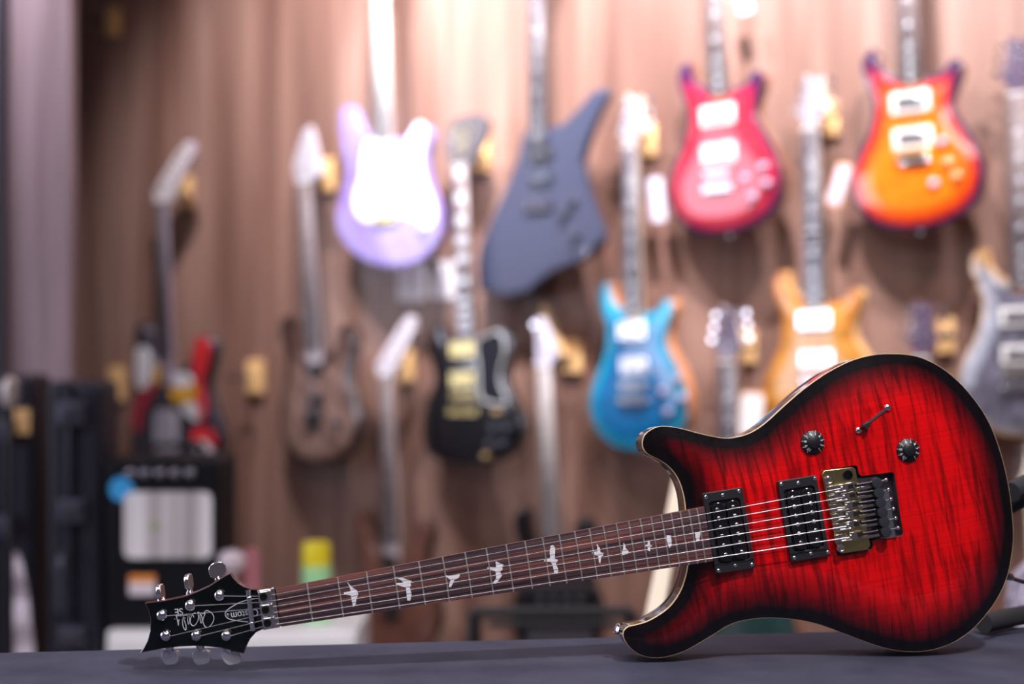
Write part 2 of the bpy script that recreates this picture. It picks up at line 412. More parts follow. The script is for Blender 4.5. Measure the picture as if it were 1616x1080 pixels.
us = [-drop * (1 - i / 8) for i in range(8)] + [LEN * i / 150 for i in range(151)] + [LEN + drop * (i + 1) / 8 for i in range(8)]
vs_ = [-drop * (1 - i / 10) for i in range(10)] + [DEP * i / 90 for i in range(91)] + [DEP + drop * (i + 1) / 10 for i in range(10)]
cv = [cloth_pt(u, v) for v in vs_ for u in us]; nu = len(us)
cm.add(cv, [(j * nu + i, j * nu + i + 1, (j + 1) * nu + i + 1, (j + 1) * nu + i) for j in range(len(vs_) - 1) for i in range(nu - 1)], 0, True)
co = cm.build('tablecloth', CLOTH); co.matrix_world = TM; tag(co, 'dark navy grey cloth spread over the display table', 'tablecloth')
so = co.modifiers.new('thick', 'SOLIDIFY'); so.thickness = .0012; so.offset = -1

# ------------------------------------------------------------------ the red guitar lying on its side
LEAN = R(4)
zr = TABLE_Z + .045 * math.sin(LEAN) + .001
Y1 = (CAMZ - zr) * F / (1029 - 540); Y2 = (CAMZ - zr) * F / (1038.5 - 540)
A1 = at(1446, 1029, Y1); A2 = at(1040, 1038.5, Y2)
eu = (A1 - A2); eu.z = 0; eu.normalize(); up0 = Vector((0, 0, 1)); back = Vector((-eu.y, eu.x, 0))
ev = (up0 * math.cos(LEAN) + back * math.sin(LEAN)).normalized(); ew = eu.cross(ev).normalized()
GO = Vector((A2.x, A2.y, TABLE_Z)); GO = A2 - ev * ((zr - TABLE_Z) / ev.z)
GM = Matrix(((eu.x, ev.x, ew.x, GO.x), (eu.y, ev.y, ew.y, GO.y), (eu.z, ev.z, ew.z, GO.z), (0, 0, 0, 1)))
def L(px, py, w=0.0):
    d = ray(px, py); O = GO + ew * w; t = (O - CAM).dot(ew) / d.dot(ew); p = CAM + d * t - GO
    return Vector((p.dot(eu), p.dot(ev), w))
def L2(px, py, w=0.0): q = L(px, py, w); return (q.x, q.y)
guitar = empty('electric_guitar', GM, 'glossy black and red sunburst electric guitar lying on its side on the dark cloth', 'electric guitar')

body_px = [(1014, 700), (1017, 688), (1027, 679), (1044, 673), (1071, 676), (1100, 683.5), (1124, 689), (1148, 692), (1172, 688), (1191, 680), (1210.5, 666), (1230, 648), (1249, 631), (1268, 615), (1297, 594), (1321, 580), (1345, 569), (1369.5, 562), (1393.5, 559), (1422, 559), (1446.5, 562.6), (1470.6, 572), (1494.7, 587), (1519, 609), (1538, 631.5), (1557, 660), (1572, 694), (1584, 733), (1592, 771), (1597, 810), (1599, 848), (1595.5, 882), (1589, 911), (1576.6, 940), (1557, 969), (1533, 995), (1504, 1014.5), (1475, 1025), (1446.5, 1029), (1417.6, 1027.5), (1389, 1021), (1360, 1011), (1331, 1000), (1302, 989), (1273, 981), (1244, 977), (1215, 975.5), (1190, 977), (1167, 981), (1148, 988), (1128.6, 1000), (1104.5, 1014.5), (1080, 1028), (1056, 1036), (1034, 1038.6), (1013, 1035), (996, 1024), (985.5, 1009.7), (984, 998), (991, 990), (1005, 986.5), (1022.6, 981), (1042, 970), (1059, 956), (1073, 936), (1081, 916), (1086, 894), (1087, 870), (1086, 840), (1083, 812), (1080, 785), (1073, 761), (1063.6, 745), (1051.5, 733), (1037, 724), (1023, 717), (1016, 709)]
outline = resample(cr([L2(*p) for p in body_px], 8), .0035)
cav_px = [(1296, 743), (1352, 734), (1356, 752), (1410, 745), (1425, 846), (1376, 853), (1377, 867), (1321, 879)]
cavity = []
cc = [L2(*p, .009) for p in cav_px]
for i, p in enumerate(cc):
    a, b, c = Vector(cc[i - 1]), Vector(p), Vector(cc[(i + 1) % len(cc)])
    p0 = b + (a - b).normalized() * .0025; p1 = b + (c - b).normalized() * .0025
    for t in (0, .5, 1): q = p0 * (1 - t) ** 2 + b * 2 * t * (1 - t) + p1 * t * t; cavity.append((q.x, q.y))
cavity = resample(cavity, .003)
ROT = -R(9.9)
REDTOP = burst('red_burst_flame_maple', (.74, .0015, .004), (.17, .001, .004), (.004, .002, .004), (.010, .024, .052), True, ROT, (150, 14, 14), .30, 1, .38)
SIDEB = P('dark_back_lacquer', (.010, .006, .008), .15, coat=1)
REDTOP.node_tree.nodes['Principled BSDF'].inputs['Specular IOR Level'].default_value = .12
body, ring = slab('body', outline, .043, .0085, .062, [REDTOP, SIDEB], guitar, .0040, 0, .006, cavity, 8, .0020)
if area2(ring) < 0: ring = ring[::-1]
# cream binding round the rim
n = len(ring); o1 = offset(ring, .00018); i1 = offset(ring, -.00012); bmk = MB()
vsb = [(p[0], p[1], -.0045) for p in o1] + [(p[0], p[1], .0002) for p in o1] + [(p[0], p[1], .0004) for p in i1] + [(p[0], p[1], -.001) for p in i1]
bmk.add(vsb, [(k * n + i, k * n + (i + 1) % n, (k + 1) * n + (i + 1) % n, (k + 1) * n + i) for k in range(3) for i in range(n)], 0, True)
tag(bmk.build('binding', CREAM, body), 'thin cream line round the rim')
# bridge recess walls and floor
cvm = MB(); nc = len(cavity); tri = [(p[0], p[1], .0105) for p in cavity] + [(p[0], p[1], -.002) for p in cavity]
cvm.add(tri, [(i, (i + 1) % nc, nc + (i + 1) % nc, nc + i) for i in range(nc)] + [tuple(range(nc, 2 * nc))], 0)
cvm.build('bridge_recess', P('recess_grey', (.075, .073, .095), .5), body)

# neck + fretboard
Bq = [(435, 930), (1111.5, 800), (1126, 886), (441, 990)]; BW0 = .0145; BW1 = .0165
Nn = L(437, 960.5, BW0); Fn = L(1107, 845.5, BW1); AX = Vector((Fn.x - Nn.x, Fn.y - Nn.y)); AL = AX.length; AX.normalize(); PX = Vector((-AX.y, AX.x))
def along(s, t): """s metres from the nut along the neck, t metres across (up)"""; return Vector((Nn.x, Nn.y)) + AX * s + PX * t
def coords(p): q = Vector((p[0] - Nn.x, p[1] - Nn.y)); return q.dot(AX), q.dot(PX)
cq = [coords(L2(*p, BW0 if i in (0, 3) else BW1)) for i, p in enumerate(Bq)]
SE_ = (cq[1][0] + cq[2][0]) / 2
def halfw(s, side):
    a = cq[0] if side > 0 else cq[3]; b = cq[1] if side > 0 else cq[2]
    return a[1] + (b[1] - a[1]) * (s - a[0]) / (b[0] - a[0])
def bz(s): return BW0 + (BW1 - BW0) * s / AL
fb = MB(); NS = 40; vs = []; s0 = cq[0][0]
prof = 7
for i in range(NS + 1):
    s = s0 + (SE_ - s0) * i / NS; a, b = halfw(s, -1), halfw(s, 1)
    for k in range(prof + 1):
        t = a + (b - a) * k / prof; q = along(s, t); cz = .0009 * ((2 * k / prof - 1) ** 2); vs.append((q.x, q.y, bz(s) - cz))
    for t in (b, a): q = along(s, t); vs.append((q.x, q.y, bz(s) - .0062))
W_ = prof + 3
fs = [(i * W_ + k, i * W_ + (k + 1) % W_, (i + 1) * W_ + (k + 1) % W_, (i + 1) * W_ + k) for i in range(NS) for k in range(W_)]
fs += [tuple(range(W_)), tuple(range(NS * W_, NS * W_ + W_))[::-1]]
fb.add(vs, fs, 0, True); fbo = fb.build('fretboard', ROSE, guitar)
nk = MB(); vs = []; NS = 24; hs = 1.0
heel = coords(L2(1086, 850))[0] + .03
for i in range(NS + 1):
    s = s0 - .004 + (heel - s0 + .004) * i / NS; a, b = halfw(s, -1) + .0002, halfw(s, 1) - .0002; z1 = bz(s) - .006
    dp = .0135 + .003 * i / NS + .018 * max(0, (i - 19) / 5) ** 2
    for k in range(11):
        an = PI * k / 10; t = (a + b) / 2 + (b - a) / 2 * math.cos(an); q = along(s, t); vs.append((q.x, q.y, z1 - dp * math.sin(an) ** .8))
fs = [(i * 11 + k, i * 11 + (k + 1) % 11, (i + 1) * 11 + (k + 1) % 11, (i + 1) * 11 + k) for i in range(NS) for k in range(11)]
fs += [tuple(range(11)), tuple(range(NS * 11, NS * 11 + 11))[::-1]]
nk.add(vs, fs, 0, True); nk.build('neck', grain('dark_neck_lacquer', [(.3, (.05, .012, .012)), (.7, (.11, .03, .025))], (9, 90, 90), .3, coat=.6), guitar)
SCL = AL / .75
def fret_s(n_): return SCL * (1 - 2 ** (-n_ / 12))
for n_ in range(1, 25):
    s = fret_s(n_); a, b = halfw(s, -1), halfw(s, 1); m = MB(); pts = []
    for k in range(7):
        t = a + (b - a) * k / 6; q = along(s, t); pts.append((q.x, q.y, bz(s) + .0002 - .0009 * ((2 * k / 6 - 1) ** 2)))
    m.tube(pts, .00095, seg=8); m.build('fret', FRETM, guitar)
birds = {3: [(120, 350), (140, 372), (160, 385), (165, 400), (158, 420), (155, 440), (145, 452), (140, 430), (135, 405), (108, 400), (108, 393), (135, 388), (130, 370)],
 5: [(310, 332), (345, 336), (385, 350), (383, 362), (370, 372), (378, 400), (372, 428), (360, 425), (357, 395), (355, 374), (318, 362), (318, 355), (345, 354), (335, 343)],
 7: [(510, 325), (540, 326), (575, 315), (565, 335), (548, 343), (535, 372), (525, 372), (533, 343)],
 9: [(680, 292), (715, 293), (712, 268), (745, 283), (742, 300), (730, 310), (738, 325), (715, 358), (700, 358), (715, 335), (712, 308), (680, 300)],
 12: [(932, 206), (942, 204), (950, 215), (949, 240), (948, 258), (960, 262), (958, 272), (952, 277), (962, 300), (960, 318), (947, 318), (940, 285), (932, 270), (906, 270), (906, 262), (930, 255), (928, 230)],
 15: [(1115, 197), (1128, 215), (1130, 232), (1143, 236), (1140, 246), (1133, 250), (1130, 278), (1124, 275), (1122, 248), (1098, 240), (1095, 232), (1118, 228)],
 17: [(1222, 193), (1229, 205), (1230, 215), (1243, 228), (1240, 238), (1212, 245), (1208, 236), (1220, 222)],
 19: [(1318, 185), (1326, 188), (1328, 203), (1337, 205), (1335, 210), (1328, 212), (1328, 228), (1318, 225), (1318, 211), (1306, 208), (1306, 203), (1318, 201)],
 21: [(1393, 165), (1410, 165), (1412, 180), (1415, 205), (1404, 215), (1398, 200), (1393, 180)],
 24: [(1507, 152), (1527, 152), (1526, 170), (1524, 185), (1512, 187), (1508, 170)]}
for k, pl_ in birds.items():
    poly = [L2(500 + x / 2.525, 780 + y / 2.525, BW1 - .0005) for x, y in pl_]
    z = bz(coords(poly[0])[0])
    m = MB(); m.prism(poly, z - .0012, z + .00005); tag(m.build('bird_inlay', PEARL, fbo), 'pearl inlay shaped like a flying bird')

# pickups
def tocorner(px_list, w): return [L2(*p, w) for p in px_list]
def screw(name, px, py, w, r, parent, mat=CHROME, h=.0012, slot=True):
    c = L(px, py, w); m = MB(); m._l(c, Vector((0, 0, 1)), [(-.001, r), (h * .4, r), (h * .8, r * .8), (h, r * .35)], 0, 14, None)
    return m.build(name, mat, parent)
def pickup(quad, rp, c1, c2):
    p = tocorner(quad, .0155)
    m = MB(); c = sum((Vector(q) for q in p), Vector((0, 0))) / 4
    inner = [tuple(c + (Vector(q) - c) @ Matrix.Identity(2)) for q in p]
    ax = (Vector(p[1]) - Vector(p[0])).normalized(); ay = (Vector(p[3]) - Vector(p[0])).normalized()
    wdt = (Vector(p[1]) - Vector(p[0])).length; hgt = (Vector(p[3]) - Vector(p[0])).length
    def rrect(cx, cy, a, b, r, seg=4):
        out = []
        for (sx, sy, st) in ((1, 1, 0), (-1, 1, 90), (-1, -1, 180), (1, -1, 270)):
            for k in range(seg + 1):
                an = R(st + 90 * k / seg); q = c + ax * (cx + sx * (a - r) + math.cos(an) * r) + ay * (cy + sy * (b - r) + math.sin(an) * r); out.append((q.x, q.y))
        return out
    out_ = rrect(0, 0, wdt / 2, hgt / 2, .0015); inn = rrect(0, 0, wdt * .40, hgt * .385, .004)
    z0, z1 = .008, .0155; n = len(out_)
    vs = [(q[0], q[1], z0) for q in out_] + [(q[0], q[1], z1) for q in out_] + [(q[0], q[1], z1) for q in inn] + [(q[0], q[1], z0) for q in inn]
    m.add(vs, [(k * n + i, k * n + (i + 1) % n, (k + 1) % 4 * n + (i + 1) % n, (k + 1) % 4 * n + i) for k in range(4) for i in range(n)])
    rt = m.build('pickup_ring', BLACKM, guitar, bevel=.0005)
    bp = MB(); bp.prism(rrect(0, 0, wdt * .395, hgt * .38, .004), .006, .0125); bp.build('pickup_base', BLACKP, rt)
    for sx in (-1, 1):
        b = MB(); b.prism(rrect(sx * wdt * .185, 0, wdt * .165, hgt * .365, .0065, 6), .0125, .0188, ch=.0008); b.build('pickup_coil', BLACKG, rt)
    for q in rp: screw('ring_screw', *q, .0155, .0021, rt)
    for q in c1 + c2: screw('pole_piece', *q, .0188, .0021, rt, h=.0010)
def z4(l): return [(1100 + x / 4.753, 720 + y / 4.753) for x, y in l]
pickup(z4([(45, 285), (340, 240), (435, 830), (145, 890)]), z4([(67, 308), (193, 295), (315, 263), (163, 860), (288, 822), (412, 815)]),
       z4([(152, 403), (165, 468), (179, 535), (190, 600), (202, 670), (216, 740)]), z4([(271, 382), (285, 448), (298, 515), (311, 582), (324, 648), (338, 718)]))
pickup(z4([(605, 195), (895, 148), (998, 735), (705, 800)]), z4([(632, 212), (760, 205), (884, 170), (730, 765), (855, 732), (981, 722)]),
       z4([(718, 312), (730, 380), (742, 447), (755, 515), (767, 582), (780, 650)]), z4([(841, 285), (854, 355), (866, 423), (879, 490), (890, 558), (902, 628)]))

# strings
sb = [(1130, y) for y in (812.5, 826, 840.5, 855, 869.5, 882.5)]
yn = [938, 947.5, 957, 966.5, 976, 985.5]
ys = [(1310, 774.5), (1312, 788.5), (1314, 803.5), (1316, 818), (1318, 834), (1320, 851.5)]
gauge = [.00024, .00027, .00031, .00036, .00041, .00046]
posts_px = [(348, 939.6), (302, 955), (257.4, 971), (263.4, 1003), (311.5, 1002.6), (358.8, 1002.6)]
HT = math.tan(R(9))
def HL(px, py, dw=0.0):
    """point on the tilted headstock face (face drops away behind the nut)"""
    w_ = .009
    for _ in range(12):
        q = L(px, py, w_ + dw); s = (Vector((q.x - Nn.x, q.y - Nn.y))).dot(AX); w_ = .0085 + HT * min(0, s + .0)
    return Vector((q.x, q.y, w_ + dw))
saddle_end = []
for i in range(6):
    p0 = L(436.5 + i * .4, yn[i], BW0 + .0022); pe = L(*ys[i], .0225); d = (pe - p0); pe2 = p0 + d * 1.025; saddle_end.append(pe)
    nx_ = L(412 + i * .8, yn[i] + 3.5, .0115)
    pp = posts_px[i]; q = HL(pp[0] + 5, pp[1] + 1.5, .006)
    m = MB(); m.tube([q, nx_, p0, pe2], gauge[i], seg=6, mi=0)
    m.build('string', STRM, guitar, sharp=80)

# bridge
bw = .0165
plate_px = [(1297, 749), (1301, 743), (1344, 737.5), (1350, 740), (1353, 755), (1357, 770), (1371, 848), (1374, 861), (1369, 868), (1329, 874), (1322, 870)]
br = MB(); br.prism([L2(*p, bw) for p in plate_px], bw - .003, bw); bro = br.build('tremolo_bridge', CHROME_REFL, guitar, bevel=.0006)
def g(l): return [(1280 + x / 6.75, 730 + y / 6.75) for x, y in l]
hole = L(*g([(388, 135)])[0], bw); m = MB(); m._l(hole, Vector((0, 0, 1)), [(0, .0052), (.0022, .0052), (.0022, .0034), (.0004, .0033), (.0004, .0001)], 0, 20, None); m.build('arm_socket', P('black_chrome', (.08, .08, .09), .2, 1), bro)
for q in g([(178, 190), (308, 912)]):
    c = L(*q, bw); m = MB(); m._l(c, Vector((0, 0, 1)), [(0, .0045), (.003, .0045), (.004, .0036), (.0032, .002), (.0032, .0001)], 0, 18, None); m.build('pivot_post', CHROME_WARM, bro)
ax3 = Vector((AX.x, AX.y, 0)); px3 = Vector((PX.x, PX.y, 0))
for i in range(6):
    e = saddle_end[i]; st = L(*g([(165 + i * 20, 300 + i * 103)])[0], bw)
    def lp(s, t, z=0): return (e.x + ax3.x * s + px3.x * t, e.y + ax3.y * s + px3.y * t, z)
    def obox(m, s0_, s1_, t0, t1, z0, z1): m.prism([lp(s0_, t0)[:2], lp(s1_, t0)[:2], lp(s1_, t1)[:2], lp(s0_, t1)[:2]], z0, z1)
    off = [0, .0015, .004, .003, .0015, .005][i]
    m = MB()
    obox(m, .002 - .003, .012, -.0042, .0042, bw, bw + .003)
    obox(m, .010 + off, .019 + off, -.0045, .0045, bw, bw + .0058)
    obox(m, .019 + off, .029, -.0028, .0046, bw, bw + .0035)
    obox(m, .000, .006, -.0015, .0045, bw + .002, bw + .0055)
    sd = m.build('saddle', CHROME_WARM, bro, bevel=.0005)
    m = MB(); obox(m, .0215 + off * .5, .0265 + off * .5, -.0020, .0028, bw + .003, bw + .0048); m.build('string_block', BLACKP, sd)
    m = MB(); m.tube([lp(.006, -.0032, bw + .0045), lp(.017, -.0032, bw + .0062)], .0011, seg=8); m.ball(lp(.0135 + off * .5, .001, bw + .0062), .0021); m.build('saddle_screw', CHROME, sd)
    # long lock screw, fine tuner knob, tail pin
    m = MB(); m.tube([lp(.030, .001, bw + .004), lp(.047, .001, bw + .0035)], [.0019, .0015], seg=10); m.ball(lp(.047, .001, bw + .0035), .0019)
    m.build('lock_screw', P('dark_chrome', (.12, .11, .13), .2, 1), sd)
    m = MB(); obox(m, .030, .050, -.0052, -.0022, bw - .002, bw + .001); m.build('tail_plate', CHROME_WARM, sd, bevel=.0003)
    kx = L(*g([(693 + i * 19.2, 222 + i * 103.4)])[0], bw + .002)
    m = MB(); m._l(kx, Vector((0, 0, 1)), [(-.006, .0058), (.003, .0060), (.004, .0054), (.0042, .002)], 0, 16, None); m.build('fine_tuner', P('knob_blueblack', (.022, .024, .032), .45), bro)
    a = L(*g([(738 + i * 18.6, 203 + i * 103)])[0], bw + .001); b = L(*g([(798 + i * 25.5, 188 + i * 102)])[0], bw + .001)
    m = MB(); m.tube([a, b], .0010, seg=8); m.ball(b, .0023); m.build('tuner_pin', CHROME, bro)
mpl = MB(); mpl.prism([L2(*p, .008) for p in g([(490, 170), (700, 148), (800, 790), (615, 815)])], .0045, .0085); mpl.build('tail_block', P('tail_dark', (.10, .09, .11), .35, .8), bro)

# knobs with numerals, blade switch
for (kx, ky) in ((1284, 698.5), (1434.5, 711)):
    c = L(kx, ky, .014); m = MB()
    m._l(Vector((c.x, c.y, .009)), Vector((0, 0, 1)), [(0, .0128), (.0025, .0128), (.0035, .0123), (.0060, .0068), (.0080, .0064), (.0084, .0058)], 0, 36, None)
    ko = m.build('control_knob', P('knob_black', (.010, .010, .013), .4), guitar)
    for k in range(10):
        an = R(-50 + 32 * k); ang = an
        rr = .0092; pos = Vector((c.x + math.cos(an) * rr, c.y + math.sin(an) * rr, .0142))
        Mx = Matrix.Translation(pos) @ Matrix.Rotation(an - PI / 2, 4, 'Z') @ Matrix.Rotation(R(-24), 4, 'X')
        text('numeral', str(k + 1), .0048, Mx, LETTER, ko, .00015)
        p1 = (c.x + math.cos(an) * .0118, c.y + math.sin(an) * .0118, .0130); p2 = (c.x + math.cos(an) * .0127, c.y + math.sin(an) * .0127, .0122)
        t_ = MB(); t_.tube([p1, p2], .0003, seg=5); t_.build('tick_mark', LETTER, ko)
sw1, sw2 = L(1355, 679.5, .011), L(1401, 643.5, .011); sdv = (sw2 - sw1); sdv.z = 0; sdn = sdv.normalized(); sp = Vector((-sdn.y, sdn.x, 0))
m = MB(); q0 = sw1 + sdn * .006; q1 = sw2 - sdn * .004; ww = sp * .0013
m.prism([(q0 + ww)[:2], (q1 + ww)[:2], (q1 - ww)[:2], (q0 - ww)[:2]], .009, .0117); swo = m.build('blade_switch', CHROME, guitar)
m = MB(); q = sw1 + sdn * .0085; a_ = sdn * .0035; b_ = sp * .0030
m.prism([(q + a_ + b_)[:2], (q - a_ + b_)[:2], (q - a_ - b_)[:2], (q + a_ - b_)[:2]], .0105, .0185); m.build('switch_tip', BLACKM, swo, bevel=.0008)
for q in (sw1, sw2):
    m = MB(); m._l(Vector((q.x, q.y, .0105)), Vector((0, 0, 1)), [(0, .0038), (.0015, .0037), (.0028, .0027), (.0034, .001)], 0, 18, None); m.build('switch_screw', CHROME, swo)
# strap button on the lower horn
c = L(986, 996, -.016); d = Vector((-.86, .25, .25)).normalized(); m = MB()
m._l(c, d, [(-.006, .0045), (.001, .0048), (.002, .003), (.007, .0028), (.0085, .0058), (.0105, .0062), (.0115, .004), (.0118, .001)], 0, 20, None); m.build('strap_button', CHROME, guitar)

# headstock
hs_px = [(414, 931), (398, 930), (386, 926), (376, 920), (368, 912), (363, 905), (356, 908.5), (342.6, 917), (328.7, 926), (311, 934), (289, 942), (259, 948), (228, 952), (234, 963), (237.3, 979), (236.6, 994.6), (232.7, 1010.5), (226.7, 1022), (221, 1031), (235.6, 1028), (259, 1024), (283, 1021), (307, 1020), (328.7, 1021), (348.5, 1023), (368, 1028), (385, 1032), (389, 1020), (395, 1008.5), (404, 998.6), (414, 993.7), (424, 992)]
hp = [HL(*p) for p in hs_px]
if area2([(p.x, p.y) for p in hp]) < 0: hp = hp[::-1]
n = len(hp); nrmH = Vector((AX.x * -math.sin(R(9)), AX.y * -math.sin(R(9)), math.cos(R(9))))
off_in = offset([(p.x, p.y) for p in hp], -.0008)
def hz(x, y): return .0085 + HT * min(0, (Vector((x - Nn.x, y - Nn.y))).dot(AX))
m = MB(); vs = [(x, y, hz(x, y)) for x, y in off_in] + [tuple(p + Vector((0, 0, -.0008))) for p in hp] + [tuple(p + Vector((0, 0, -.0145))) for p in hp]
m.add(vs, [(k * n + i, k * n + (i + 1) % n, (k + 1) * n + (i + 1) % n, (k + 1) * n + i) for k in range(2) for i in range(n)], 1, False)
m.add(vs, [tuple(range(n))], 0, False); m.add(vs, [tuple(range(2 * n, 3 * n))], 1, False)
hso = m.build('headstock', [P('headstock_black', (.002, .004, .005), .08, spec=.4), grain('headstock_side', [(.3, (.05, .010, .008)), (.7, (.10, .025, .018))], (9, 90, 90), .3, coat=.7)], guitar)
# locking nut: base and three clamps
axd = AX; lk = L(423, 961, .012)
def lkp(s, t): q = Vector((lk.x, lk.y)) + axd * s + PX * t; return (q.x, q.y)
m = MB(); m.prism([lkp(-.008, -.0205), lkp(.0095, -.0205), lkp(.0095, .0205), lkp(-.008, .0205)], .006, .0150); lko = m.build('locking_nut', CHROME, guitar, bevel=.001)
for t in (-.0135, 0, .0135):
    m = MB(); m.prism([lkp(-.0068, t - .0057), lkp(.0060, t - .0057), lkp(.0060, t + .0057), lkp(-.0068, t + .0057)], .0165, .0205); cl = m.build('string_clamp', CHROME, lko, bevel=.0012)
    c = lkp(-.002, t); m = MB(); m._l(Vector((c[0], c[1], .0200)), Vector((0, 0, 1)), [(0, .0042), (.002, .0040), (.0022, .0024), (.0008, .0022), (.0008, .0001)], 0, 16, None); m.build('hex_bolt', P('black_bolt', (.02, .02, .02), .25, .6), cl)
# string retainer bar
a, b = HL(391.5, 932, .007), HL(399.5, 996, .007); m = MB(); m.tube([a, b], .0026, seg=12); rb = m.build('string_retainer', NICKEL, guitar)
for q in ((393.5, 945), (397.5, 985)):
    c = HL(*q, .0085); m = MB(); m.ball(c, .0026, squash=.6); m.build('retainer_screw', CHROME, rb)
# truss rod cover
tc_px = [(355.5, 970), (358, 964), (366, 958), (378, 951.5), (392, 947), (411, 944.5), (415, 975), (405, 983), (392, 982), (372, 979.5), (361, 976.5)]
tcv = cr([HL(*p, .0006) for p in tc_px], 4); m = MB()
pts2 = [(p[0], p[1]) for p in tcv]
if area2(pts2) < 0: tcv = tcv[::-1]
n = len(tcv); m.add([tuple(Vector(p) + Vector((0, 0, .0012))) for p in tcv] + [tuple(Vector(p) - Vector((0, 0, .001))) for p in tcv], [tuple(range(n))] + [(i, (i + 1) % n, n + (i + 1) % n, n + i) for i in range(n)])
tco = m.build('truss_rod_cover', P('cover_black', (.006, .007, .014), .2, coat=.5), hso)
ol = [tuple(HL(*p, .0016)) for p in [(411, 944.5), (401, 945.5), (392, 947), (378, 951.5), (366, 958), (358, 964), (355.5, 970), (358, 975), (365, 978.3), (378, 980.5), (392, 982)]]
m = MB(); m.tube(cr(ol, 4, False), .00045, seg=6); m.build('cover_edge', LETTER, tco)
c = HL(359.8, 971, .0018); m = MB(); m.ball(c, .0016, squash=.5); m.build('cover_screw', CHROME, tco)
def hmat(px, py, rot, dw=.0022):
    c = HL(px, py, dw); X = Vector((AX.x, AX.y, HT)).normalized(); Z = nrmH.normalized(); Yv = Z.cross(X).normalized(); X = Yv.cross(Z)
    return Matrix(((X.x, Yv.x, Z.x, c.x), (X.y, Yv.y, Z.y, c.y), (X.z, Yv.z, Z.z, c.z), (0, 0, 0, 1))) @ Matrix.Rotation(rot, 4, 'Z')
text('cover_lettering', 'Custom', .0105, hmat(386, 969.2, PI), LETTER, tco, .0001, xs=.86)
text('lettering', 'SE', .0098, hmat(282.3, 965.5, PI + R(-2), .0006), LETTER, hso, .0002, xs=.95)
def z16(l): return [(250 + x / 16.16, 940 + y / 16.16) for x, y in l]
sig = [[(1180, 520), (1170, 440), (1220, 390), (1300, 410), (1380, 480), (1415, 580), (1390, 680), (1320, 780), (1240, 820), (1170, 770), (1135, 650), (1160, 540), (1200, 450)],
       [(1190, 450), (1130, 470), (1080, 450), (1060, 500), (1060, 600), (1090, 710), (1115, 620), (1090, 500), (1040, 450), (1000, 430), (1020, 520), (1015, 620), (960, 730), (900, 775), (840, 750), (810, 660), (830, 560), (900, 460), (950, 450)],
       [(905, 570), (880, 500), (840, 480), (790, 540), (800, 640), (770, 740), (745, 620), (760, 520)],
       [(760, 510), (600, 520), (440, 530)],
       [(630, 540), (660, 640), (700, 760), (705, 860), (690, 885), (650, 840), (620, 740), (615, 640), (640, 560), (690, 590)],
       [(460, 540), (485, 640), (510, 770), (515, 640), (540, 630)], [(410, 600), (425, 605)]]
m = MB()
for l in sig: m.tube(cr([tuple(HL(*q, .0003)) for q in z16(l)], 4, False), .00038, seg=5)
m.build('signature', LETTER, hso)
# tuners
axv = Vector((AX.x, AX.y, HT)); pxv = Vector((PX.x, PX.y, 0))
for i, (x, y) in enumerate(posts_px):
    c = HL(x, y); m = MB(); m._l(c, nrmH, [(-.001, .0062), (.0025, .0064), (.0035, .0058), (.005, .0056), (.0065, .0048), (.008, .0028), (.0084, .0008)], 0, 22, None)
    tu = m.build('tuner', CHROME, guitar)
    up = i < 3
    bp_ = [(343, 899.5), (298, 918), (253.5, 934), (270, 1038), (319, 1038), (365.5, 1039)][i]
    base_ = [(345, 916), (300, 938), (255, 948), (268, 1024), (316, 1021), (360, 1026)][i]
    dz = -.010
    cc_ = HL(*bp_, dz); b0 = HL(*base_, dz); dirv = (cc_ - b0).normalized()
    m = MB(); m.tube([b0 - dirv * .010, cc_], .0022, seg=12); m._l(b0, dirv, [(-.004, .0042), (.0015, .0042), (.0035, .0028), (.006, .0026)], 0, 14, None); m.build('tuner_shaft', CHROME, tu)
    # button: flattened, turned differently on each shaft
    turn = [R(20), R(90), R(92), R(12), R(4), R(-14)][i]
    side = axv.normalized(); nn = dirv.cross(side).normalized(); s2 = side * math.cos(turn) + nn * math.sin(turn); n2 = dirv.cross(s2).normalized()
    hh = .0078 if up else .0076; wd = .0096 if i != 0 else .009
    prof = [(-1, .55), (-.75, .95), (-.2, 1.0), (.45, .95), (.85, .72), (1, .45)]
    if i == 0: prof = [(-1, .6), (-.8, .9), (-.2, 1), (.4, .95), (.8, .75), (1, .4)]
    left = [(-w2, h2) for h2, w2 in prof]; right = [(w2, h2) for h2, w2 in prof[::-1]]; poly = left + right
    Mb = Matrix(((s2.x, dirv.x, n2.x, cc_.x), (s2.y, dirv.y, n2.y, cc_.y), (s2.z, dirv.z, n2.z, cc_.z), (0, 0, 0, 1)))
    m = MB(); m.prism([(q[0] * wd, q[1] * hh) for q in poly], -.0024, .0024, M=Mb); m.build('tuner_button', CHROME if up else SATIN, tu, bevel=.0008)

# ------------------------------------------------------------------ templates from the red guitar
def to_tpl(p): s, t = coords(p); return (t, -s)        # x right of the neck, y up from the nut
bx = [to_tpl(p) for p in resample(outline, .008)]; ybot = min(p[1] for p in bx)
TPL_BODY = [(x, y - ybot) for x, y in bx]; TPL_NUT = -ybot
TPL_HEAD = [to_tpl((p.x, p.y)) for p in hp]; TPL_POST = [to_tpl(tuple(HL(*p))[:2]) for p in posts_px]

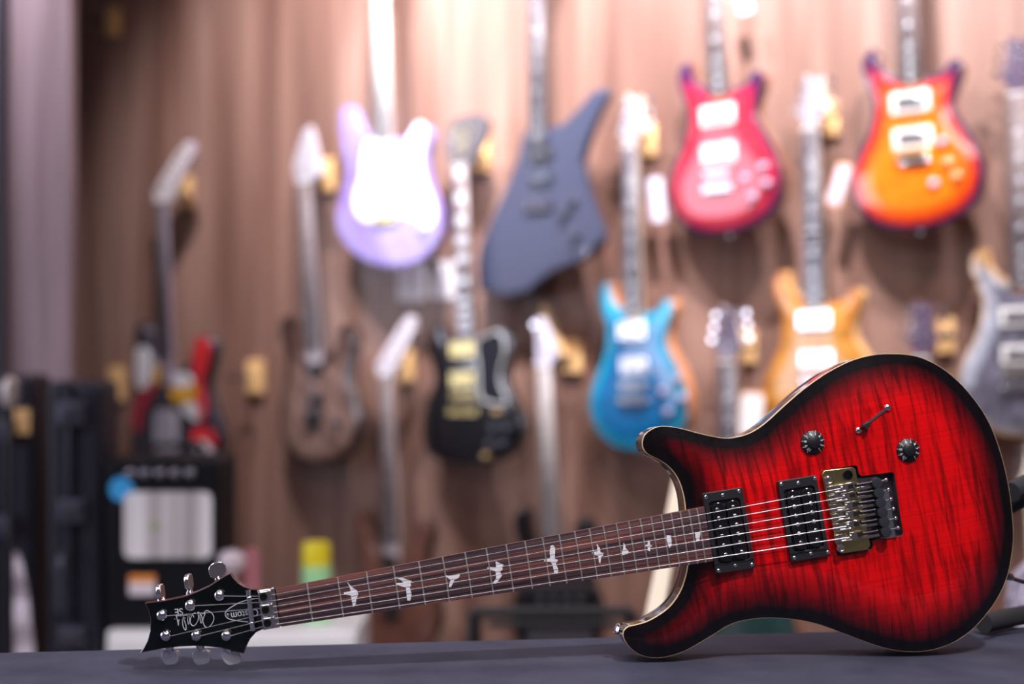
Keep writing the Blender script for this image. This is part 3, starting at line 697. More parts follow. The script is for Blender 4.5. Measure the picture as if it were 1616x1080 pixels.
# ------------------------------------------------------------------ guitars on the wall
GOFF = .135
def wall_guitar(name, label, bottom, nut, yaw, body_px=None, top=None, side=MAHOG, neckm=MAHOG, boardm=DARKBOARD, head='three', head_px=None, headm=BLACKG,
                thick=.045, carve=.010, pickups=(), bridges=(), knobs=(), inlay=None, inlays=(3, 5, 7, 9, 12, 15, 17, 19, 21), offs=0.0, group=None, decals=(), hardware=CHROME,
                raw=False, frets=22, body_scale=1.0, guard=None, smoothn=5, board_w=1.0):
    r = (bottom[0] - 808) / F; A = WA - (GOFF + offs) / math.cos(WANG); Y = A / (1 + WB_ * r); B = at(*bottom, Y)
    a = R(yaw); ex = Vector((math.cos(a), -math.sin(a), 0)); ey = Vector((0, 0, 1)); ez = ex.cross(ey)
    def pj(px, py, z=0, ex=ex, ey=ey):
        d = ray(px, py); O = B + ez * z; t = (O - CAM).dot(ez) / d.dot(ez); p = CAM + d * t - B; return (p.dot(ex), p.dot(ey))
    nl = Vector(pj(*nut)); roll = math.atan2(-nl.x, nl.y); ex2 = ex * math.cos(roll) + ey * math.sin(roll); ey2 = -ex * math.sin(roll) + ey * math.cos(roll)
    ex, ey = ex2, ey2
    def q(px, py, z=0): return pj(px, py, z, ex, ey)
    NY = nl.length; s = NY / TPL_NUT
    M = Matrix(((ex.x, ey.x, ez.x, B.x), (ex.y, ey.y, ez.y, B.y), (ex.z, ey.z, ez.z, B.z), (0, 0, 0, 1)))
    E = empty(name, M, label, 'electric guitar', group or 'electric guitars hanging on the wall')
    if body_px: ol_ = [q(*p) for p in body_px]; ol_ = ol_ if raw else cr(ol_, 5)
    else: ol_ = [(x * s * body_scale, y * s * body_scale) for x, y in TPL_BODY]
    ol_ = resample(ol_, .008)
    bo, rg = slab('body', ol_, thick, carve, .05, [top, side], E, .011, .002, .006, None, smoothn)
    topY = max(p[1] for p in rg if abs(p[0]) < .03)
    # neck and fretboard
    w0, w1 = .0215 * s * board_w, .028 * s * board_w; yb = NY - .47 * s if frets > 22 else NY - .445 * s
    zf = .012
    def wid(y): return w0 + (w1 - w0) * (NY - y) / (NY - yb)
    m = MB(); m.prism([(-w0, NY), (w0, NY), (w1, yb), (-w1, yb)], zf - .006, zf)
    for k in range(1, frets + 1):
        y = NY - .635 * s * (1 - 2 ** (-k / 12)); ww = wid(y)
        if y > yb: m.box((0, y, zf + .0004), (2 * ww, .0018, .0012), 1)
    fbd = m.build('fretboard', [boardm, NICKEL], E)
    m = MB(); vs = []; yh = min(topY, NY - .36 * s) - .04
    for i in range(13):
        y = NY + (yh - NY) * i / 12; ww = wid(y) * .99; dp = .016 + .006 * i / 12
        for k in range(9): an = PI * k / 8; vs.append((ww * math.cos(an), y, zf - .006 - dp * math.sin(an) ** .7))
    m.add(vs, [(i * 9 + k, i * 9 + (k + 1) % 9, (i + 1) * 9 + (k + 1) % 9, (i + 1) * 9 + k) for i in range(12) for k in range(9)] + [tuple(range(9)), tuple(range(108, 117))[::-1]], 0, True)
    m.build('neck', neckm, E)
    if inlay:
        for k in inlays:
            y = NY - .635 * s * (1 - (2 ** (-(k - 1) / 12) + 2 ** (-k / 12)) / 2); m = MB(); gap = .635 * s * (2 ** (-(k - 1) / 12) - 2 ** (-k / 12))
            if inlay == 'dot': m._l(Vector((0, y, zf - .001)), Vector((0, 0, 1)), [(0, .004 * s), (.0012, .004 * s)], 0, 12, None)
            elif inlay == 'block': m.box((0, y, zf - .0002), (wid(y) * 1.5, gap * .62, .001))
            else:
                b_ = .009 * s; m.prism([(-b_ * 1.1, y - b_ * .3), (-b_ * .2, y + b_ * .1), (b_ * .2, y + b_), (b_ * .4, y + b_ * .2), (b_ * 1.1, y - b_ * .2), (b_ * .3, y - b_ * .3), (-b_ * .2, y - b_ * .9)], zf - .001, zf + .0003)
            m.build('bird_inlay' if inlay == 'bird' else 'inlay', PEARL, fbd)
    # nut, headstock, tuners
    m = MB(); m.box((0, NY + .002, zf - .001), (2 * w0, .005, .006)); m.build('nut', WHITEP, E)
    tl = .16; zb = zf - .004
    if head_px: hpoly = [q(*p) for p in head_px]
    else: hpoly = [(x * s, NY + y * s) for x, y in TPL_HEAD]
    hpoly = [(x, max(y, NY - .004)) for x, y in hpoly]
    if area2(hpoly) < 0: hpoly = hpoly[::-1]
    hm = MB(); n = len(hpoly); zz = lambda y: zb - tl * (y - NY)
    hm.add([(x, y, zz(y)) for x, y in hpoly] + [(x, y, zz(y) - .015) for x, y in hpoly], [tuple(range(n))])
    hm.add([(x, y, zz(y)) for x, y in hpoly] + [(x, y, zz(y) - .015) for x, y in hpoly], [(i, (i + 1) % n, n + (i + 1) % n, n + i) for i in range(n)] + [tuple(range(n, 2 * n))[::-1]], 1)
    hd = hm.build('headstock', [headm, neckm], E)
    tun = []
    if head == 'three':
        tun = [((x * s, NY + y * s), (1 if x > 0 else -1, .15)) for x, y in TPL_POST] if not head_px else [((sx * .018, NY + .035 + k * .035), (sx, 0)) for sx in (-1, 1) for k in range(3)]
    else:
        # inline: posts along the centre of the head, buttons to the left edge
        ysx = sorted(hpoly, key=lambda p_: p_[1]); top_ = ysx[-1]
        for k in range(6):
            t = .18 + .125 * k; yy = NY + (top_[1] - NY) * t
            xs_ = []
            for i in range(n):
                (xa, ya), (xb, yb2) = hpoly[i], hpoly[(i + 1) % n]
                if (ya - yy) * (yb2 - yy) < 0: xs_.append(xa + (xb - xa) * (yy - ya) / (yb2 - ya))
            if len(xs_) >= 2: tun.append((((min(xs_) * .55 + max(xs_) * .45), yy), (-1, .2)))
    for (tx, ty), (dx, dy) in tun:
        z_ = zz(ty); m = MB(); m._l(Vector((tx, ty, z_)), Vector((0, 0, 1)), [(0, .0062), (.003, .006), (.007, .004), (.0085, .0015)], 0, 12, None)
        t_ = m.build('tuner', hardware, hd)
        d = Vector((dx, dy, 0)).normalized(); c0 = Vector((tx, ty, z_ - .018)); c1 = c0 + d * .030
        m = MB(); m.tube([c0, c1], .0025, seg=8)
        sd_ = Vector((-d.y, d.x, 0)); Mb = Matrix(((d.x, sd_.x, 0, c1.x), (d.y, sd_.y, 0, c1.y), (0, 0, 1, c1.z), (0, 0, 0, 1)))
        m.prism([(-.004, -.005), (.002, -.0085), (.012, -.006), (.012, .006), (.002, .0085), (-.004, .005)], -.003, .003, M=Mb)
        m.build('tuner_button', hardware, t_, bevel=.001)
    # strings
    for k in range(6):
        t = -1 + 2 * k / 5; yb3 = (q(*bridges[-1][0])[1] if bridges else .12 * s)
        m = MB(); m.tube([(t * w0 * .82, NY, zf + .002), (t * w1 * .92, yb3, .021)], .0006, seg=5); m.build('string', NICKEL, E, sharp=80)
    zc = carve + .001
    if guard is not None:
        gp, gm, bord = guard; poly = cr([q(*p) for p in gp], 3); m = MB(); m.prism(poly, -.001, .0035); go = m.build('pickguard', gm, E)
        if bord:
            if area2(poly) < 0: poly = poly[::-1]
            m = MB(); m.tube([(x, y, .0035) for x, y in poly + poly[:1]], .0022, seg=6); m.build('guard_edge', bord, go)
    for (c, wd, hg, ring_m, cov_m) in pickups:
        x, y = q(*c)
        m = MB(); m.prism([(x - wd / 2, y - hg / 2), (x + wd / 2, y - hg / 2), (x + wd / 2, y + hg / 2), (x - wd / 2, y + hg / 2)], -.001, zc + .005)
        po = m.build('pickup', ring_m, E, bevel=.002)
        m = MB(); m.prism([(x - wd * .39, y - hg * .30), (x + wd * .39, y - hg * .30), (x + wd * .39, y + hg * .30), (x - wd * .39, y + hg * .30)], zc + .002, zc + .008)
        cvr = m.build('pickup_cover', cov_m, po, bevel=.003)
        for k in range(6):
            m = MB(); m._l(Vector((x + (k - 2.5) * wd * .115, y + hg * .14, zc + .0078)), Vector((0, 0, 1)), [(0, .0025), (.0012, .0022)], 0, 8, None); m.build('pole_piece', NICKEL, cvr)
    for (c, wd, hg, bm_) in bridges:
        x, y = q(*c); m = MB(); m.prism([(x - wd / 2, y - hg / 2), (x + wd / 2, y - hg / 2), (x + wd / 2, y + hg / 2), (x - wd / 2, y + hg / 2)], -.001, zc + .010)
        for k in range(6): m.box((x + (k - 2.5) * wd * .13, y + hg * .1, zc + .0115), (wd * .09, hg * .7, .004))
        for sx in (-1, 1): m._l(Vector((x + sx * wd * .48, y, 0)), Vector((0, 0, 1)), [(0, .006), (zc + .011, .006), (zc + .013, .003)], 0, 12, None)
        m.build('bridge', bm_, E, bevel=.0012)
    for kk in knobs:
        c, km = kk[0], kk[1]; rr = kk[2] if len(kk) > 2 else .0115
        x, y = q(*c); m = MB(); m._l(Vector((x, y, 0)), Vector((0, 0, 1)), [(0, rr), (.014, rr * .95), (.021, rr * .85), (.023, rr * .6), (.0232, .001)], 0, 18, None); m.build('knob', km, E)
    for (nm, poly, dm) in decals:
        pl2 = cr([q(*p) for p in poly], 4); m = MB(); m.prism(pl2, -.004, carve * .75 + .003); m.build(nm, dm, E)
    for (px_, py_) in ((0, 0),):
        m = MB(); m._l(Vector((0, .004, -thick / 2)), Vector((0, -1, 0)), [(0, .006), (.006, .004), (.008, .008), (.012, .008), (.013, .003)], 0, 14, None); m.build('strap_button', hardware, E)
    return E, q, NY

def plate(px, py, w_, h_, n): pass
HB = P('cover_metal', (.88, .87, .90), .16, 1, var=.03)
CRM = P('cream_ring', (.86, .82, .78), .35)
AMBK = P('amber_knob', (.55, .35, .15), .2, coat=1)
CLK = P('clear_knob', (.45, .40, .55), .18, coat=1)
BLK = P('dark_knob', (.05, .05, .07), .2, coat=1)
# lilac guitar
LILAC = grain('lilac_finish', [(.3, (.24, .15, .50)), (.7, (.40, .33, .68))], (7, 7, 7), .25, coat=1)
strat_px = [(548, 167), (557, 172), (563, 190), (573, 208), (588, 217), (612, 219), (638, 218), (647, 208), (655, 198), (666, 197), (675, 206), (676, 222), (671, 245), (671, 270), (678, 298), (688, 322), (692, 350), (688, 378), (672, 402), (645, 418), (612, 420), (580, 412), (553, 394), (536, 370), (531, 345), (536, 315), (544, 290), (546, 265), (541, 235), (537, 205), (538, 178)]
sg_guard = [(z[0] / 2 + 400, z[1] / 2) for z in [(362, 440), (345, 500), (340, 560), (322, 610), (320, 650), (342, 692), (390, 702), (430, 690), (470, 682), (510, 700), (552, 715), (576, 690), (570, 640), (545, 570), (532, 510), (545, 430), (542, 396), (520, 388), (500, 420), (480, 452), (450, 462), (400, 445)]]
wall_guitar('electric_guitar', 'lilac electric guitar with a large white pickguard and bright maple neck', (612, 420), (602, -34), 33, strat_px, LILAC, LILAC, MAPLE_W, MAPLE_W,
            head='inline', head_px=[(592, -34), (588, -60), (582, -100), (585, -140), (600, -150), (622, -140), (618, -110), (614, -60), (612, -34)], headm=MAPLE_W, thick=.042, carve=.001, guard=(sg_guard, P('guard_white', (.93, .93, .92), .3), None),
            pickups=[((611, 240), .085, .016, WHITEP, WHITEP), ((612, 283), .085, .016, WHITEP, WHITEP), ((612, 322), .085, .016, WHITEP, WHITEP)], bridges=[((611, 346), .08, .022, GOLD)],
            knobs=[((655, 322), WHITEP), ((664, 342), WHITEP), ((672, 360), WHITEP)], inlay='dot', group=None)
# angular matte guitar
SLATE = P('slate_satin', (.040, .044, .080), .42, spec=.4)
exp_px = [(956, 139), (945, 140), (934, 146), (907, 178), (888, 196), (874, 200), (833, 206), (825, 211), (818, 248), (806, 283), (783, 330), (757, 390), (753.5, 423), (756, 458), (794, 466), (812, 468), (829, 461), (849, 443), (872, 427), (911, 412), (936, 400), (949, 380), (950, 368), (942, 350), (930, 318), (921, 287), (915, 256), (923, 225), (942, 178), (957, 147)]
wall_guitar('electric_guitar', 'dark slate grey angular electric guitar with pointed wings hanging on the wall', (855, 440), (848, -38), 35, exp_px, SLATE, SLATE, BLACKG, DARKBOARD,
            head='inline', head_px=[(838, -38), (832, -80), (840, -130), (870, -150), (872, -120), (860, -70), (858, -38)], headm=BLACKG, thick=.040, carve=.001, raw=True,
            pickups=[((855, 245), .075, .034, BLACKP, BLACKP), ((855, 284), .075, .034, BLACKP, P('black_cover_blue_reflection', (.03, .05, .08), .15, .6))], bridges=[((852, 326), .085, .02, P('dark_chrome', (.12, .11, .13), .2, 1))],  # second pickup cover is black, its bluish reflection is tinted into the colour
            knobs=[((906, 317), BLK), ((892, 338), BLK), ((910, 371), BLK), ((930, 399), BLK, .008)], inlay='dot', hardware=P('dark_chrome', (.12, .11, .13), .2, 1))
# pink-red burst
PINKB = burst('pink_red_burst', (.50, .025, .050), (.38, .010, .035), (.035, .01, .07), (.006, .014, .030), True, 0, (10, 70, 10), .25, 1, .75, 1)
wall_guitar('electric_guitar', 'pinkish red double-cutaway guitar with white pickup rings, between the slate and orange guitars', (1147, 368), (1125, -130), 38, None, PINKB, MAHOG, MAHOG, GREYBOARD, thick=.048,
            pickups=[((1136, 183), .096, .050, CRM, HB), ((1138, 243), .096, .050, CRM, HB)], bridges=[((1137, 275), .08, .015, HB), ((1138, 297), .09, .018, HB)],
            knobs=[((1180, 282), CLK), ((1208, 264), CLK), ((1192, 311), CLK), ((1213, 290), CLK)], inlay='bird', frets=22)
# orange burst
ORB = burst('orange_burst', (.85, .17, .004), (.60, .022, .004), (.030, .010, .055), (.006, .020, .060), True, 0, (10, 70, 10), .22, 1, .8, 1)
wall_guitar('electric_guitar', 'fiery orange sunburst double-cutaway guitar, top right of the wall', (1450, 362), (1426, -163), 34, None, ORB, MAHOG, MAHOG, GREYBOARD, thick=.048,
            pickups=[((1439, 162), .096, .050, CRM, HB), ((1443, 219), .096, .050, CRM, HB)], bridges=[((1443, 245), .08, .016, GOLD), ((1448, 256), .07, .014, HB)],
            knobs=[((1490, 224), CLK), ((1499, 256), AMBK), ((1477, 290), CLK), ((1512, 278), AMBK)], inlay='bird')
# blue
BLUE = burst('turquoise_burst', (.002, .16, .42), (.003, .28, .55), (.006, .40, .62), (.006, .022, .045), True, 0, (10, 60, 10), .25, 1, .72, 1)
ORSIDE = grain('orange_mahogany_side', [(.3, (.55, .20, .08)), (.7, (.72, .32, .15))], (60, 8, 60), .3, coat=.6)
wall_guitar('electric_guitar', 'bright turquoise blue double-cutaway guitar with natural orange sides', (1008, 711), (996, 233), 43, None, BLUE, ORSIDE, MAPLE, DARKBOARD, thick=.052, headm=P('head_grey', (.28, .26, .30), .2, coat=1),
            pickups=[((1002, 522), .094, .046, HB, HB), ((1006, 577), .094, .046, HB, HB)], bridges=[((1006, 608), .09, .016, HB), ((1006, 632), .098, .016, HB)],
            knobs=[((1050, 617), CLK), ((1072, 597), CLK), ((1059, 650), CLK), ((1081, 629), CLK)], inlay='bird', inlays=(3, 5, 7, 9, 12, 15, 17, 19, 21))
# amber
AMB = burst('amber_flame', (.72, .33, .06), (.72, .31, .05), (.62, .22, .04), (.006, .02, .05), True, 0, (10, 45, 10), .25, 1, .6, 1)
AMS = grain('amber_side', [(.3, (.70, .36, .13)), (.7, (.82, .50, .22))], (60, 8, 60), .3, coat=.6)
wall_guitar('electric_guitar', 'honey amber double-cutaway guitar partly hidden behind the red guitar', (1294, 705), (1281, 205), 40, None, AMB, AMS, MAPLE, DARKBOARD, thick=.050, headm=P('head_grey', (.28, .26, .30), .2, coat=1),
            pickups=[((1289, 505), .094, .046, HB, HB), ((1293, 567), .094, .046, HB, HB)], bridges=[((1293, 600), .09, .016, HB)], knobs=[((1345, 600), CLK), ((1360, 620), CLK)], inlay='bird')
# grey one at the right edge
GRB = burst('grey_quilt', (.16, .15, .20), (.30, .30, .33), (.50, .28, .12), (.004, .010, .03), True, 0, (22, 22, 22), .2, 1, .4, 1)
wall_guitar('electric_guitar', 'smoky grey guitar with natural wood edge cut off by the right frame edge', (1624, 690), (1606, 150), 34, None, GRB, AMS, MAHOG, GREYBOARD, thick=.050, headm=P('head_violet', (.075, .05, .085), .2, coat=1),
            pickups=[((1612, 500), .094, .046, CRM, HB), ((1614, 560), .094, .046, CRM, HB)], bridges=[((1616, 590), .09, .016, P('aged_nickel', (.8, .76, .6), .2, 1)), ((1616, 612), .09, .016, HB)], knobs=[((1670, 600), CLK)], inlay='bird')
# black with gold
sg_px = [(693, 513), (684, 521), (677, 537), (677, 560), (684, 583), (686, 603), (677, 627), (669, 653), (668, 687), (673, 710), (687, 723), (717, 732), (750, 735), (787, 728), (810, 713), (822, 690), (823, 662), (813, 637), (802, 613), (797, 590), (802, 567), (805, 543), (798, 524), (785, 517), (770, 524), (755, 533), (733, 534), (712, 533), (702, 535), (697, 528)]
sgg = [(400 + x / 3, 440 + y / 3) for x, y in [(1060, 300), (1110, 268), (1150, 250), (1185, 275), (1192, 350), (1172, 430), (1172, 500), (1200, 560), (1195, 590), (1140, 590), (1080, 560), (1070, 430)]]
wall_guitar('electric_guitar', 'gloss black guitar with gold hardware and big block inlays, middle of the wall', (745, 735), (729, 263), 38, sg_px, BLACKG, BLACKG, BLACKG, GREYBOARD,
            head_px=[(712, 263), (706, 250), (702, 228), (703, 196), (716, 186), (735, 181), (752, 178), (768, 190), (765, 218), (752, 245), (746, 263)], headm=P('head_pale_gloss', (.10, .09, .10), .1, coat=1), thick=.036, carve=.001,
            pickups=[((731, 551), .088, .044, GOLD, GOLD), ((731, 599), .088, .044, GOLD, GOLD)], bridges=[((735, 625), .085, .018, GOLD), ((734, 650), .105, .018, GOLD)],
            knobs=[((788, 650), AMBK, .008), ((783, 677), BLK), ((804, 676), BLK), ((777, 701), BLK), ((797, 701), BLK), ((771, 719), AMBK, .008)], inlay='block', inlays=(1, 3, 5, 7, 9, 12, 15, 17, 19, 21), hardware=GOLD, guard=(sgg, P('guard_gloss_black', (.012, .012, .018), .5, spec=.2), WHITEP))
# brown burl
BURL = burst('brown_burl', (.33, .20, .16), (.17, .09, .07), (.030, .015, .014), (.006, .018, .040), True, 0, (20, 20, 20), .3, 1, .45, 1)
bb_px = [(455, 497), (446, 503), (441, 515), (443, 535), (449, 553), (452, 580), (447, 613), (440, 647), (441, 680), (450, 707), (473, 728), (500, 736), (525, 732), (545, 720), (560, 700), (568, 672), (563, 637), (552, 610), (549, 587), (553, 557), (557, 535), (551, 517), (543, 512), (535, 520), (532, 540), (522, 558), (508, 568), (490, 571), (473, 566), (465, 548), (460, 523), (459, 505)]
wall_guitar('electric_guitar', 'brown burl-topped double-cutaway guitar with dark hardware, second from the left on the wall', (507, 735), (482, 288), 42, bb_px, BURL, P('dark_brown_side', (.08, .04, .03), .25, coat=.7), P('neck_grey_side', (.50, .44, .48), .4), GREYBOARD,
            head='inline', head_px=[(471, 288), (463, 262), (466, 240), (472, 205), (480, 198), (488, 215), (500, 250), (507, 275), (494, 288)], headm=P('head_grey_satin', (.42, .38, .42), .3), thick=.042, carve=.006,
            pickups=[((500, 583), .07, .034, BLACKP, BLACKP), ((502, 632), .07, .034, BLACKP, BLACKP)], bridges=[((498, 660), .06, .05, BLACKM)], knobs=[((537, 668), BLK, .013)], inlay='dot', hardware=NICKEL, frets=24)
# graphic guitar
RED = P('gloss_red', (.75, .02, .025), .25, coat=1); YEL = P('gloss_yellow', (.85, .42, .03), .25, coat=1)
DRED = P('deep_red', (.40, .01, .03), .25, coat=1)
def z6(l): return [(180 + x / 3.6, 480 + y / 3.6) for x, y in l]
gg = z6([(150, 110), (125, 130), (112, 200), (120, 300), (128, 420), (110, 520), (98, 620), (92, 740), (110, 850), (170, 900), (300, 920), (450, 920), (540, 890), (580, 820), (582, 740), (560, 660), (530, 570), (510, 480), (525, 380), (545, 290), (540, 220), (510, 185), (470, 195), (450, 250), (430, 320), (390, 370), (330, 385), (250, 370), (215, 310), (200, 240), (180, 150)])
wall_guitar('electric_guitar', 'black guitar with red, white and yellow graphics hanging above the boxed amplifier', (270, 737), (258, 318), 44, gg, P('graphic_black', (.02, .015, .03), .2, coat=1), P('graphic_black', (.02, .015, .03), .2, coat=1), P('neck_mauve', (.30, .22, .30), .4), DARKBOARD,
            head='inline', head_px=[(246, 318), (244, 302), (252, 282), (268, 250), (284, 224), (295, 222), (298, 240), (290, 268), (277, 300), (274, 318)], headm=P('head_white_red', (.72, .62, .64), .25, coat=1), thick=.042, carve=.001,
            bridges=[((264, 722), .05, .02, BLACKM)], knobs=[((313, 690), RED, .010)], hardware=BLACKM, frets=24,
            decals=[('painted_flame', z6([(470, 200), (510, 190), (538, 230), (540, 300), (520, 390), (505, 470), (525, 580), (515, 650), (490, 670), (470, 560), (465, 450), (450, 350), (455, 260)]), RED),
                    ('painted_flame', z6([(225, 440), (245, 470), (200, 560), (165, 640), (155, 720), (120, 720), (105, 640), (130, 540), (175, 470)]), DRED),
                    ('painted_flame', z6([(135, 260), (170, 240), (200, 270), (210, 380), (205, 460), (170, 490), (135, 460), (128, 360)]), P('painted_white', (.82, .78, .82), .3)),
                    ('painted_flame', z6([(235, 350), (275, 360), (305, 400), (295, 440), (250, 455), (228, 420)]), YEL),
                    ('painted_flame', z6([(320, 400), (370, 390), (425, 400), (450, 440), (420, 470), (330, 460)]), P('painted_white', (.82, .78, .82), .3)),
                    ('painted_flame', z6([(330, 475), (420, 470), (470, 450), (485, 510), (440, 560), (360, 560), (325, 520)]), YEL),
                    ('painted_flame', z6([(400, 570), (450, 560), (490, 570), (500, 640), (470, 665), (420, 630), (390, 590)]), P('painted_white', (.82, .78, .82), .3)),
                    ('pickup_panel', z6([(245, 610), (300, 600), (355, 620), (365, 740), (350, 880), (290, 890), (250, 860), (235, 740)]), P('panel_silver', (.62, .58, .66), .35, .3)),
                    ('painted_flame', z6([(445, 720), (490, 700), (550, 710), (578, 780), (560, 820), (520, 770), (460, 780)]), RED),
                    ('painted_flame', z6([(470, 790), (520, 775), (560, 810), (560, 870), (520, 895), (480, 860)]), P('painted_white', (.82, .78, .82), .3)),
                    ('painted_flame', z6([(130, 870), (170, 858), (220, 870), (232, 910), (205, 945), (150, 945), (125, 910)]), RED)])
# lower row: bodies mostly behind the neck of the red guitar and the table
def shift(pts, src, dst, k=1.0): return [((x - src[0]) * k + dst[0], (y - src[1]) * k + dst[1]) for x, y in pts]
BBB = P('grey_maple_neck', (.52, .45, .46), .4)
wall_guitar('electric_guitar', 'walnut guitar with a pale pointed headstock, hung lowest under the lilac guitar', (626, 1042), (611, 592), 42, shift(bb_px, (507, 735), (626, 1042)), grain('walnut_red', [(.3, (.10, .035, .025)), (.7, (.22, .09, .06))], (16, 16, 16), .35, coat=.6), P('dark_brown_side', (.08, .04, .03), .25, coat=.7), BBB, GREYBOARD,
            head='inline', head_px=[(600, 592), (594, 578), (606, 552), (622, 520), (636, 498), (647, 500), (648, 522), (638, 550), (628, 575), (623, 592)], headm=P('head_pale', (.60, .54, .60), .3), thick=.042, carve=.006, pickups=[((617, 885), .07, .034, BLACKP, BLACKP), ((620, 935), .07, .034, BLACKP, BLACKP)], bridges=[((621, 965), .06, .04, BLACKM)], inlay='dot', frets=24)
wall_guitar('electric_guitar', 'black guitar whose neck rises below the slate guitar, body low behind the table', (880, 1052), (860, 577), 38, shift(bb_px, (507, 735), (880, 1052), 1.05), BLACKG, BLACKG, BBB, P('pale_board', (.42, .36, .34), .4),
            head='inline', head_px=[(848, 577), (848, 560), (845, 535), (840, 505), (850, 500), (862, 520), (874, 545), (878, 562), (872, 577)], headm=P('head_pale2', (.50, .45, .55), .3), thick=.042, carve=.004, pickups=[((869, 895), .08, .04, BLACKP, HB), ((872, 940), .08, .04, BLACKP, HB)], bridges=[((873, 975), .08, .03, HB)], inlay='dot', frets=24)
wall_guitar('electric_guitar', 'dark guitar with silver headstock directly left of the amber guitar, body hidden', (1168, 1075), (1149, 572), 36, None, P('deep_green_top', (.02, .05, .05), .25, coat=1), MAHOG, BBB, DARKBOARD, headm=P('head_violet', (.075, .05, .085), .2, coat=1), inlay='bird', pickups=[((1160, 880), .094, .046, HB, HB)])
wall_guitar('electric_guitar', 'guitar of which only the dark headstock shows above the red guitar', (1472, 1090), (1456, 566), 36, None, P('deep_red_top', (.12, .02, .02), .25, coat=1), MAHOG, MAHOG, DARKBOARD, headm=P('head_violet', (.075, .05, .085), .2, coat=1), inlay='bird')
wall_guitar('electric_guitar', 'guitar with a pale maple headstock at the lower right frame edge', (1658, 1300), (1636, 788), 36, None, P('pale_yellow_top', (.5, .38, .15), .25, coat=1), MAPLE, MAPLE, MAPLE, headm=MAPLE, inlay='dot')

# ------------------------------------------------------------------ hangers on the wall
def hanger(label, px, py, wpx=26, hpx=56, target=None, yoke=True, mat=TANW):
    c = on_wall(px, py, .0); k = c.y / F
    M = Matrix(((wx.x, 0, wn.x, c.x), (wx.y, 0, wn.y, c.y), (0, 1, 0, c.z), (0, 0, 0, 1)))
    E = empty('guitar_hanger', M, label, 'guitar hanger', 'wooden guitar hangers on the wall')
    m = MB(); m.box((0, 0, .012), (wpx * k * .95, hpx * k * .85, .022)); m.build('block', mat, E, bevel=.004)
    m = MB(); m.tube([(0, 0, .022), (0, -.004, .05), (0, -.004, .075)], .005, seg=10)
    m.build('arm', CHROME, E)
    m = MB()
    for sx in (-1, 1): m.tube(cr([(0, -.004, .075), (sx * .016, -.004, .080), (sx * .028, -.003, .095), (sx * .029, .002, .120)], 4, False), .005, seg=8)
    m.build('yoke', BLACKM, E)
    return E
for (px, py, wp, hp_, nm) in [(183, 38, 24, 50, 'empty tan wood guitar hanger high beside the grey partition'), (188, 606, 28, 62, 'empty tan wood guitar hanger left of the graphic guitar'), (407, 595, 30, 62, 'empty tan wood guitar hanger left of the brown burl guitar'),
                              (298, 304, 22, 58, 'tan hanger block beside the white and red headstock'), (522, 277, 24, 60, 'tan hanger block beside the grey headstock of the brown burl guitar'), (766, 245, 24, 66, 'tan hanger block beside the gold-tuner headstock'),
                              (1026, 222, 26, 60, 'tan hanger block behind the headstock of the turquoise guitar'), (645, 578, 26, 60, 'tan hanger block beside the pale headstock in the lower row'), (906, 563, 34, 60, 'tan hanger block with a loose wooden stick beside it'),
                              (1313, 188, 26, 66, 'tan hanger block behind the headstock of the amber guitar'), (1184, 548, 24, 60, 'tan hanger block left of the amber guitar'), (1494, 530, 28, 66, 'tan hanger block right above the red guitar body')]:
    hanger(nm, px, py, wp, hp_)
# loose stick leaning at the lower hanger
a = on_wall(857, 484, .05); b = on_wall(892, 565, .03); m = MB(); m.tube([a, b], .013, seg=4); tag(m.build('wooden_stick', TANW, bevel=.002), 'short tan wooden stick leaning on the hanger below the slate guitar', 'stick')

# ------------------------------------------------------------------ cards and tags
TAGP = P('tag_plastic', (.52, .47, .56), .35)
def card(name, label, px, py, wpx, hpx, off, rot=0, mat=WHITEP, cat='tag', edge=None, th=.0015, group=None):
    c = on_wall(px, py, off); k = c.y / F; M = Matrix(((wx.x, 0, wn.x, c.x), (wx.y, 0, wn.y, c.y), (0, 1, 0, c.z), (0, 0, 0, 1))) @ Matrix.Rotation(R(rot), 4, 'Z')
    m = MB(); a_, b_ = wpx * k / 2, hpx * k / 2; r_ = min(a_, b_) * .3
    poly = []
    for (sx, sy, st) in ((1, 1, 0), (-1, 1, 90), (-1, -1, 180), (1, -1, 270)):
        for q in range(4): an = R(st + 30 * q); poly.append((sx * (a_ - r_) + math.cos(an) * r_, sy * (b_ - r_) + math.sin(an) * r_))
    m.prism(poly, 0, th)
    o = m.build(name, mat) ; o.matrix_world = M; tag(o, label, cat, group)
    if edge:
        m = MB(); m.prism([(x * 1.15, y * 1.12) for x, y in poly], -.002, -.0002); e = m.build('tag_border', edge, o)
    return o
PAPER = P('price_card_paper', (.80, .74, .78), .5)
card('price_card', 'left of the two pale price cards on the wall under the lilac guitar', 650, 445, 50, 62, .002, 0, PAPER, 'price card', group='price cards under the lilac guitar')
card('price_card', 'right of the two pale price cards, partly behind the block-inlay neck', 701, 442, 46, 60, .002, 0, PAPER, 'price card', group='price cards under the lilac guitar')
card('hang_tag', 'pale hang tag right of the turquoise guitar headstock', 1037, 315, 24, 70, .10, 6, TAGP, 'tag')
card('hang_tag', 'slanted white hang tag right of the amber guitar neck', 1324, 292, 20, 62, .10, -18, TAGP, 'tag', P('tag_orange', (.8, .35, .12), .5))
card('hang_tag', 'white hang tag with orange border left of the amber guitar body', 1186, 655, 34, 66, .12, -4, WHITEP, 'tag', P('tag_orange', (.8, .35, .12), .5))
card('hang_tag', 'small white tag hanging at the top frame edge right of the pink neck', 1174, 4, 22, 36, .10, 15, TAGP, 'tag')

